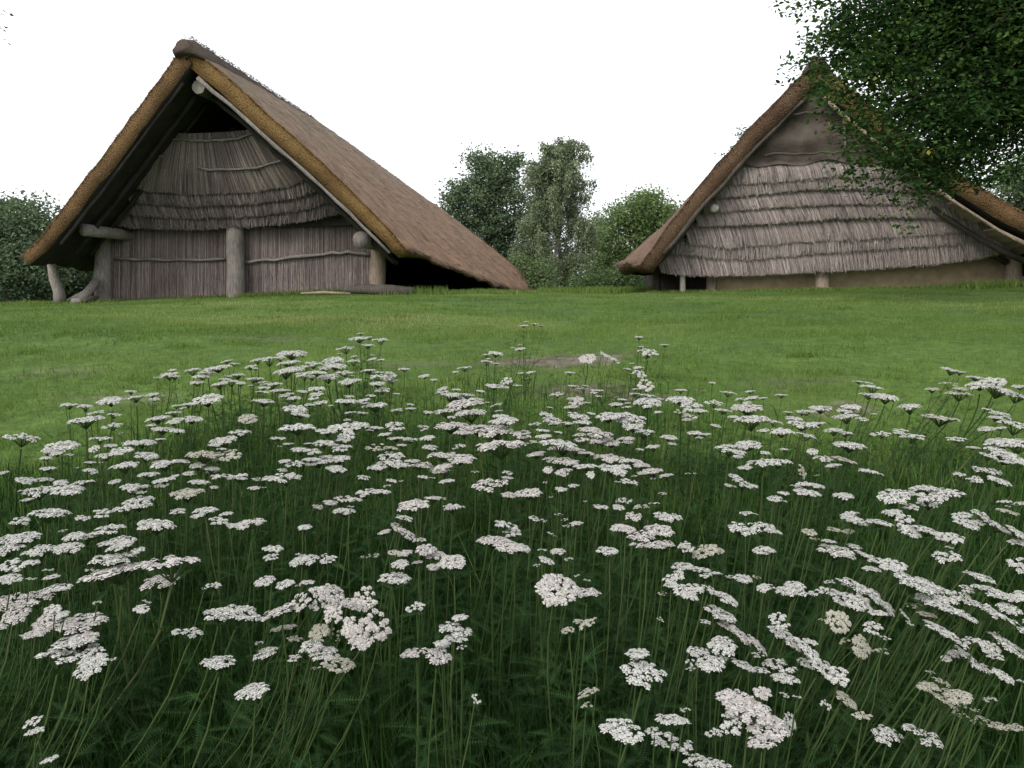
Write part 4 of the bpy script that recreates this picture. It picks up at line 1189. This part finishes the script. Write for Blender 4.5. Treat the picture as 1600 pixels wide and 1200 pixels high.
# --- flower heads: flat corymbs of small five-petalled florets on branching stalks; unit width
def head_proto(seed, petal, aspect, lobes, dens=1.0):
    rs = np.random.default_rng(seed); V = []; F = []; T = []; MI = []
    subs = []
    tries = 0
    while len(subs) < lobes and tries < 900:
        tries += 1
        r = math.sqrt(rs.random()) * .42; an = rs.random() * 2 * math.pi; c = np.array([r * math.cos(an), r * math.sin(an) * aspect])
        if all(np.hypot(*(c - s[0])) > .128 for s in subs): subs.append((c, rs.uniform(.070, .110), rs.uniform(-.035, .03)))
    dome = lambda x, y: -.30 * (x * x + y * y)
    def floret(p, nrm, s, t):
        k = len(V); a = np.cross(nrm, [0.3, 1, 0.1]); a /= np.linalg.norm(a); b_ = np.cross(nrm, a); ph = rs.random() * 6.28
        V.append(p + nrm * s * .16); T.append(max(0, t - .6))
        for j in range(10):
            an = ph + j * math.pi / 5; rr = s * (.56 if j % 2 == 0 else .36); V.append(p + (a * math.cos(an) + b_ * math.sin(an)) * rr + nrm * s * (rs.uniform(-.10, .08) + (.08 if j % 2 == 0 else -.02))); T.append(min(1, t + rs.uniform(-.1, .1)))
        for j in range(10): F.append((k, k + 1 + j, k + 1 + (j + 1) % 10)); MI.append(0)
    for c, r, dz in subs:
        n = int(21 * dens * (r / .1) ** 2)
        for i in range(n):
            rr = math.sqrt((i + .5) / n) * r; an = i * 2.39996 + rs.random() * .4; x = c[0] + rr * math.cos(an); y = c[1] + rr * math.sin(an)
            z = dome(x, y) + dz - .9 * rr * rr / r * .6 + rs.normal() * .006
            nx, ny = (x - c[0]) * 5 + x * .6 + rs.normal() * .25, (y - c[1]) * 5 + y * .6 + rs.normal() * .25
            nv = np.array([nx, ny, 1.0]); nv /= np.linalg.norm(nv)
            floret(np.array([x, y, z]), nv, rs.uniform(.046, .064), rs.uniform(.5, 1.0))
    def rod(a, b_, r0, r1):
        k = len(V); d = b_ - a; u = np.cross(d, [.2, .1, 1.0]); u /= np.linalg.norm(u) + 1e-9; w = np.cross(d, u); w /= np.linalg.norm(w) + 1e-9
        for p, r in ((a, r0), (b_, r1)):
            for j in range(3): an = j * 2.094; V.append(p + (u * math.cos(an) + w * math.sin(an)) * r); T.append(rs.uniform(.2, .6))
        for j in range(3):
            F.append((k + j, k + (j + 1) % 3, k + 3 + (j + 1) % 3)); F.append((k + j, k + 3 + (j + 1) % 3, k + 3 + j)); MI.extend((1, 1))
    hub = np.array([0, 0, -.42])
    for c, r, dz in subs:
        z = dome(*c) + dz; j = np.array([c[0] * .62, c[1] * .62, -.17]); e = np.array([c[0], c[1], z - .06])
        rod(hub, j, .014, .011); rod(j, e, .011, .009)
        for q in range(6):
            an = q * 1.047; rod(e, np.array([c[0] + r * .7 * math.cos(an), c[1] + r * .7 * math.sin(an), z - .02]), .006, .005)
    me_o = np_mesh('flower_head', V, np.array(F), [M[petal], M['yarrow_stem']], T, midx=MI)
    me = me_o.data; bpy.data.objects.remove(me_o); return me
PROTO = {}
for k, pet in (('w', 'petal_white'), ('p', 'petal_pink'), ('g', 'petal_grey')):
    PROTO[k] = [head_proto(100 + 17 * i + ord(k), pet, asp, lob, den) for i, (asp, lob, den) in enumerate([(1.0, 26, 1), (.75, 20, 1), (.9, 22, 1), (.65, 17, 1), (.85, 15, .9), (1.0, 19, .95), (.7, 12, 1)])]
SPARSE = {k: [head_proto(900 + i + ord(k), p, .8, lob, .7) for i, lob in enumerate((6, 8))] for k, p in (('w', 'petal_white'), ('p', 'petal_pink'), ('g', 'petal_grey'))}

# --- feathery leaf, unit length along +x
def feather():
    V = []; F = []
    for i in range(13):
        u = (i + 1) / 14; w = .17 * math.sin(math.pi * u ** .7) + .02; z = -.25 * u * u
        for s in (-1, 1):
            k = len(V); V += [(u - .012, 0, z), (u + .014, 0, z), (u + .07, s * w, z + .03)]; F.append((k, k + 1, k + 2))
            k = len(V); V += [(u + .02, s * w * .5, z + .015), (u + .035, s * w * .55, z + .015), (u + .10, s * w * .72, z - .03)]; F.append((k, k + 1, k + 2))
    for i in range(6):
        a, b_ = i / 6, (i + 1) / 6; k = len(V); V += [(a, -.008, -.25 * a * a), (a, .008, -.25 * a * a), (b_, .006, -.25 * b_ * b_), (b_, -.006, -.25 * b_ * b_)]; F += [(k, k + 1, k + 2), (k, k + 2, k + 3)]
    return np.array(V), np.array(F)
FV, FF = feather()
def feathers_np(P, direc, L, tint):
    """many feathery leaves: root points P, directions, lengths"""
    P = np.asarray(P); d = np.asarray(direc, float); d /= np.linalg.norm(d, axis=1)[:, None]
    s = np.cross(np.tile([0, 0, 1.0], (len(P), 1)), d); s /= np.linalg.norm(s, axis=1)[:, None] + 1e-9; n = np.cross(d, s)
    roll = rng.normal(size=len(P)) * .6; s2 = s * np.cos(roll)[:, None] + n * np.sin(roll)[:, None]; n2 = np.cross(d, s2)
    L = np.asarray(L)[:, None, None]
    V = P[:, None] + (FV[None, :, 0:1] * d[:, None] + FV[None, :, 1:2] * s2[:, None] + FV[None, :, 2:3] * n2[:, None]) * L
    F = FF[None] + (np.arange(len(P)) * len(FV))[:, None, None]
    return V.reshape(-1, 3), F.reshape(-1, 3), np.repeat(tint, len(FV))

COLS = [(0, 'the left tree'), (50, 'the twisted post'), (125, "the left house's corner post"), (215, 'the left wall panel'), (318, "the left house's middle post"), (415, 'the right wall panel'), (530, "the left house's right post"), (645, 'the left eave'), (735, 'the dark round tree'),
        (820, 'the birch'), (912, 'the bright green tree'), (1020, 'the thin white post'), (1095, 'the dark wall end'), (1200, "the right house's stub post"), (1340, 'the lowest oak leaves'), (1480, 'the right eave')]
ROWS = [(0, 'farthest tier'), (572, 'far tier'), (618, 'upper tier'), (666, 'middle tier'), (722, 'lower tier'), (800, 'near tier'), (895, 'front tier'), (1000, 'bottom tier')]
NUM = ['no', 'one', 'two', 'three', 'four', 'five', 'six', 'seven', 'eight', 'nine', 'ten']
CN = {'w': 'white', 'p': 'pinkish', 'g': 'faded'}
meta = []
BASES = []
for c, hs_ in plants:
    cx, cy = centre((c, hs_))
    jit = random.uniform(.96, 1.05)
    world = []
    for h in hs_:
        D = float(np.interp(h[1], Y_TAB, D_TAB)) * jit * random.uniform(.985, 1.015)
        world.append((at(h[0], h[1], D), D, h))
    for p, D, h in list(world):         # side branches carry smaller heads a little lower
        if h[2] > 17 and random.random() < .5:
            w_ = h[2] / FPX * D; an = random.uniform(0, 6.28)
            world.append((p + Vector((math.cos(an) * w_ * .85, math.sin(an) * w_ * .9, random.uniform(-.35, -.05) * w_)), D, (h[0], h[1], h[2] * random.uniform(.45, .8))))
    mx = sum(p.x for p, _, _ in world) / len(world); my = sum(p.y for p, _, _ in world) / len(world); mz = sum(p.z for p, _, _ in world) / len(world)
    ht = mz - gz(mx, my)
    lean = random.uniform(-.02, .2)
    if cx > 1220: lean += .30 * min(1, (cx - 1220) / 200)
    if cy > 860 and cx < 600: lean += .30
    bx = mx - lean * ht; by = my + random.uniform(-.03, .06); base = Vector((bx, by, gz(bx, by) - .01))
    root = empty('yarrow', base); BASES.append((bx, by, ht))
    meta.append((root, c, hs_, cx, cy))
    FP = []; FD = []; FLn = []; FT = []
    for p, D, h in world:
        w = h[2] / FPX * D * (1.24 if h[1] < 850 else 1.36)
        big = h[2] * (D / 1.2)
        al = math.atan2(EYE - p.z, math.hypot(p.x, p.y))
        if len(h) > 3:
            want = math.asin(min(.95, max(.08, h[3] / h[2] * .95 - .12))); tilt = want - al
        else: tilt = random.uniform(-.10, .12)
        tilt = max(-.6, min(1.2, tilt))
        roll = math.radians(h[4]) if len(h) > 4 else random.gauss(0, .09)
        ms = SPARSE[c] if (w < .024 or (c == 'g' and random.random() < .3)) else PROTO[c]
        me = random.choice(ms)
        ho = bpy.data.objects.new('flower_head', me); COL.objects.link(ho); ho.parent = root
        ho.location = p - base; ho.scale = (w * random.uniform(.85, 1.12), w * random.uniform(.85, 1.12), w * random.uniform(.6, .9))
        rot = Matrix.Rotation(roll, 3, 'Y') @ Matrix.Rotation(tilt, 3, 'X') @ Matrix.Rotation(random.uniform(0, 6.28), 3, 'Z')
        ho.rotation_euler = rot.to_euler()
        nrm = rot @ Vector((0, 0, 1))
        # stem
        t_end = p - nrm * w * .40
        b0 = base + Vector((random.gauss(0, .018), random.gauss(0, .018), -.02))
        L = (t_end - b0).length; c1 = b0 + Vector((0, 0, L * .35)) + (t_end - b0) * .1; c2 = t_end - nrm * L * .22 + (b0 - t_end) * .12
        pts = []
        for i in range(8):
            u = i / 7; pts.append(b0 * (1 - u) ** 3 + c1 * 3 * u * (1 - u) ** 2 + c2 * 3 * u * u * (1 - u) + t_end * u ** 3)
        r = min(.0030, max(.0014, w * .03)); mb = MB(); mb.tube([q - base for q in pts], [r * (1.1 - .4 * i / 7) for i in range(8)], 6, 0, random.uniform(.1, .8), False)
        so = mb.build('stem', M['yarrow_stem'], None, smooth=True); so.parent = root
        for i in range(13):
            u = random.uniform(.08, .9); k = u * 7; i0 = int(k); q = pts[i0].lerp(pts[i0 + 1], k - i0); an = random.uniform(0, 6.28)
            FP.append(tuple(q - base)); FD.append((math.cos(an), math.sin(an), random.uniform(.1, .9))); FLn.append(random.uniform(.04, .085) * (1.15 - .7 * u)); FT.append(random.uniform(.05, .7))
    V, F, T = feathers_np(FP, FD, FLn, FT)
    np_mesh('leaves', V, F, M['yarrow_green'], T).parent = root
# labels: what it looks like, then where, told by what stands straight above it at the lawn's far edge
def cell(cx, cy): return max(i for i, (x, _) in enumerate(COLS) if cx >= x or i == 0), max(i for i, (y, _) in enumerate(ROWS) if cy >= y or i == 0)
seen = {}
for root, c, hs_, cx, cy in meta:
    i, j = cell(cx, cy); n = len(hs_); wide = max(h[2] for h in hs_) / np.interp(cy, [500, 1200], [24, 56])
    sz = 'large' if wide > 1.25 else ('small' if wide < .75 else 'medium')
    seen.setdefault((CN[c], NUM[n], sz, i, j), []).append((cx, root))
ORD = {1: [''], 2: ['left one', 'right one'], 3: ['left one', 'middle one', 'right one']}
for (cn, num, sz, i, j), L in seen.items():
    L.sort(key=lambda t: t[0])
    for k, (_, root) in enumerate(L):
        hd = 'head' if num == 'one' else 'heads'
        lab = f"{cn} yarrow with {num} {sz} {hd}, {ROWS[j][1]} below {COLS[i][1]}"
        if len(L) > 1:
            e = ORD[len(L)][k] if len(L) <= 3 else ('leftmost' if k == 0 else 'rightmost' if k == len(L) - 1 else ['second', 'third', 'fourth', 'fifth', 'sixth'][k - 1])
            lab += ', ' + e
        tag(root, lab, 'yarrow', 'yarrow plants flowering in front of the lawn')
# ------------------------------------------------------------------ grass
def blades(x, y, h, w, tint, lean=.35, seg=2, zoff=0.0):
    """bent tapering blades standing on the ground; seg 1 = one triangle, 2 = quad + triangle"""
    n = len(x); z = ground_z(x, y) - .005 + zoff; an = rng.random(n) * 2 * np.pi
    sx, sy = np.cos(an) * w, np.sin(an) * w; la = rng.random(n) * 2 * np.pi; ll = np.abs(rng.normal(size=n)) * lean * h
    dx, dy = np.cos(la) * ll, np.sin(la) * ll; B = np.stack([x, y, z], 1); Sd = np.stack([sx, sy, np.zeros(n)], 1)
    tip = B + np.stack([dx, dy, np.sqrt(np.maximum(h * h - ll * ll, h * h * .1))], 1)
    if seg == 1:
        V = np.stack([B - Sd, B + Sd, tip], 1).reshape(-1, 3); F = np.arange(3 * n).reshape(-1, 3); return V, F, np.repeat(tint, 3)
    mid = B + np.stack([dx * .28, dy * .28, (tip[:, 2] - z) * .58], 1)
    V = np.stack([B - Sd, B + Sd, mid + Sd * .8, mid - Sd * .8, tip], 1).reshape(-1, 3); k = np.arange(n)[:, None] * 5
    F = np.concatenate([k + [0, 1, 2], k + [0, 2, 3], k + [3, 2, 4]], 1).reshape(-1, 3); return V, F, np.repeat(tint, 5)
def pn(x, y, s, seed):
    """cheap smooth noise in the plane, about -1..1"""
    r = np.random.default_rng(seed); v = np.zeros_like(x)
    for k in range(5):
        a = r.random() * 6.28; f = s * (1 + .9 * r.random()); v += np.sin((x * math.cos(a) + y * math.sin(a)) * f + r.random() * 6.28)
    return v / 2.6
# mown lawn from the flowers to the houses; blades get coarser with distance
def lawn(n, y0, y1, h0, h1, w0, w1):
    y = (rng.random(n) * (y1 ** -.6 - y0 ** -.6) + y0 ** -.6) ** (1 / -.6)
    half = y * .80 + 1.2; x = (rng.random(n) * 2 - 1) * half
    ok = bare(x, y) < rng.random(n) * .9; x, y = x[ok], y[ok]; u = np.clip((y - y0) / (y1 - y0), 0, 1)
    big = pn(x, y, .7, 3) * .45 + pn(x, y, 2.6, 5) * .3 + pn(x * .35, y * 1.5, 1.3, 11) * .5 - .35 * np.clip((4.6 - y) / 2, 0, 1)
    keep = rng.random(len(x)) < .80 + .3 * big; x, y, u, big = x[keep], y[keep], u[keep], big[keep]
    h = (h0 + (h1 - h0) * u) * rng.uniform(.5, 1.25, len(x)) * (1 + .35 * pn(x, y, 4.5, 8)); w = (w0 + (w1 - w0) * u) * rng.uniform(.6, 1.3, len(x))
    t = np.clip(.45 + big * .38 + rng.normal(size=len(x)) * .16, 0, 1); return blades(x, y, np.maximum(h, .012), w, t, .75, 1)
parts_ = [lawn(400000, 2.2, 9.0, .030, .036, .0016, .003), lawn(265000, 7.0, 21.5, .036, .034, .003, .007)]
# rougher tufts and weeds in the turf
k = 420; ty = 3.2 + rng.random(k) ** 1.4 * 13; tx = (rng.random(k) * 2 - 1) * (ty * .68 + .4); i = rng.integers(0, k, 34000); sp = (.05 + .10 * rng.random(k))[i] * (1 + ty[i] * .06)
x = tx[i] + rng.normal(size=len(i)) * sp; y = ty[i] + rng.normal(size=len(i)) * sp * .7; tt = (.12 + .45 * rng.random(k))[i] + rng.normal(size=len(i)) * .1
parts_.append(blades(x, y, (.032 + .035 * rng.random(k))[i] * rng.uniform(.5, 1.2, len(i)), .0028 + .0004 * y, np.clip(tt, 0, 1), .6, 1))
def join(ps):
    Vs, Fs, Ts = [], [], []; k = 0
    for V, F, T in ps: Vs.append(V); Fs.append(F + k); Ts.append(T); k += len(V)
    return np.concatenate(Vs), np.concatenate(Fs), np.concatenate(Ts)
V, F, T = join(parts_); tag(np_mesh('lawn_grass', V, F, M['lawn_blade'], T), 'short mown grass covering the slope up to the houses', 'grass', kind='stuff')
# tall meadow grass and feathery leaves among the yarrow
B = np.array(BASES); ps = []
n = 75000; i = rng.integers(0, len(B), n); s = .10 + .05 * B[i, 1]
x = B[i, 0] + rng.normal(size=n) * s; y = B[i, 1] + rng.normal(size=n) * s * .8; ok = (y > .62) & (np.hypot(x, y) > .66); x, y, i = x[ok], y[ok], i[ok]
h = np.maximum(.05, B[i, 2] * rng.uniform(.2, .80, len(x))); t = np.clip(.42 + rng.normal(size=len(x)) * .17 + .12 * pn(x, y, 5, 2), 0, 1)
t = np.clip(t + .20 * np.clip(y - 1.5, -.6, 2), 0, .95); h = h * np.clip(1.15 - .18 * y, .45, 1)  # near blades tinted darker, shade close to the camera put into their colour
ps.append(blades(x, y, h, rng.uniform(.0009, .0024, len(x)) * (1 + .2 * y), t, .42, 2))
n = 46000; y = .62 + rng.random(n) ** 1.3 * 2.6; x = (rng.random(n) * 2 - 1) * (y * .72 + .25); hh = np.clip(.42 - .13 * (y - .6), .06, .42)
ok = np.hypot(x, y) > .66; x, y, hh = x[ok], y[ok], hh[ok]
ps.append(blades(x, y, hh * rng.uniform(.35, 1.1, len(x)), rng.uniform(.0009, .0024, len(x)), np.clip(.38 + rng.normal(size=len(x)) * .17, 0, 1), .45, 2))
n = 420; y = .75 + rng.random(n) ** 1.2 * 2.4; x = (rng.random(n) * 2 - 1) * (y * .70 + .2); ps.append(blades(x, y, rng.uniform(.2, .42, n), rng.uniform(.0008, .0018, n), rng.uniform(.9, 1, n), .95, 2))
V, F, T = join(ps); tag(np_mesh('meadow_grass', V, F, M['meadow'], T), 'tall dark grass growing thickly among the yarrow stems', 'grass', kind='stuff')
n = 24000; i = rng.integers(0, len(B), n); x = B[i, 0] + rng.normal(size=n) * .13; y = B[i, 1] + rng.normal(size=n) * .11; ok = (y > .66) & (np.hypot(x, y) > .72); x, y, i = x[ok], y[ok], i[ok]; n = len(x)
z = ground_z(x, y) + B[i, 2] * rng.uniform(.02, .74, n); an = rng.random(n) * 6.28
V, F, T = feathers_np(np.stack([x, y, z], 1), np.stack([np.cos(an), np.sin(an), rng.uniform(-.1, 1.1, n)], 1), rng.uniform(.022, .060, n), np.clip(.32 + rng.normal(size=n) * .16, 0, 1))
tag(np_mesh('undergrowth', V, F, M['yarrow_green'], T), 'feathery dark green foliage under the yarrow heads', 'undergrowth', kind='stuff')
# rank grass along the foot of the houses
ps = []
def rank(pxa, pxb, D, n, h, dep=.5):
    a = at(pxa, 455, D).x; b_ = at(pxb, 455, D).x; x = rng.uniform(a, b_, n); y = D + rng.normal(size=n) * dep * .5
    h = h * .7; ps.append(blades(x, y, h * rng.uniform(.3, 1.1, n), rng.uniform(.005, .009, n), np.clip(.5 + rng.normal(size=n) * .2, 0, 1), .4, 2))
rank(170, 360, 19.55, 1500, .16, .2); rank(370, 590, 19.5, 2600, .22, .25); rank(600, 840, 19.2, 5000, .20, .7); rank(615, 700, 19.0, 900, .34, .4); rank(40, 180, 18.9, 1500, .18, .5)
rank(1100, 1600, 18.1, 5000, .14, .4); rank(1010, 1110, 19.3, 800, .13, .4); rank(840, 1030, 22.5, 4000, .3, 1.0); rank(1500, 1600, 17.2, 1500, .28, .3); rank(0, 60, 20.5, 1500, .25, 1)
V, F, T = join(ps); tag(np_mesh('rank_grass', V, F, M['lawn_blade'], T), 'longer uncut grass along the foot of the houses', 'grass', kind='stuff')
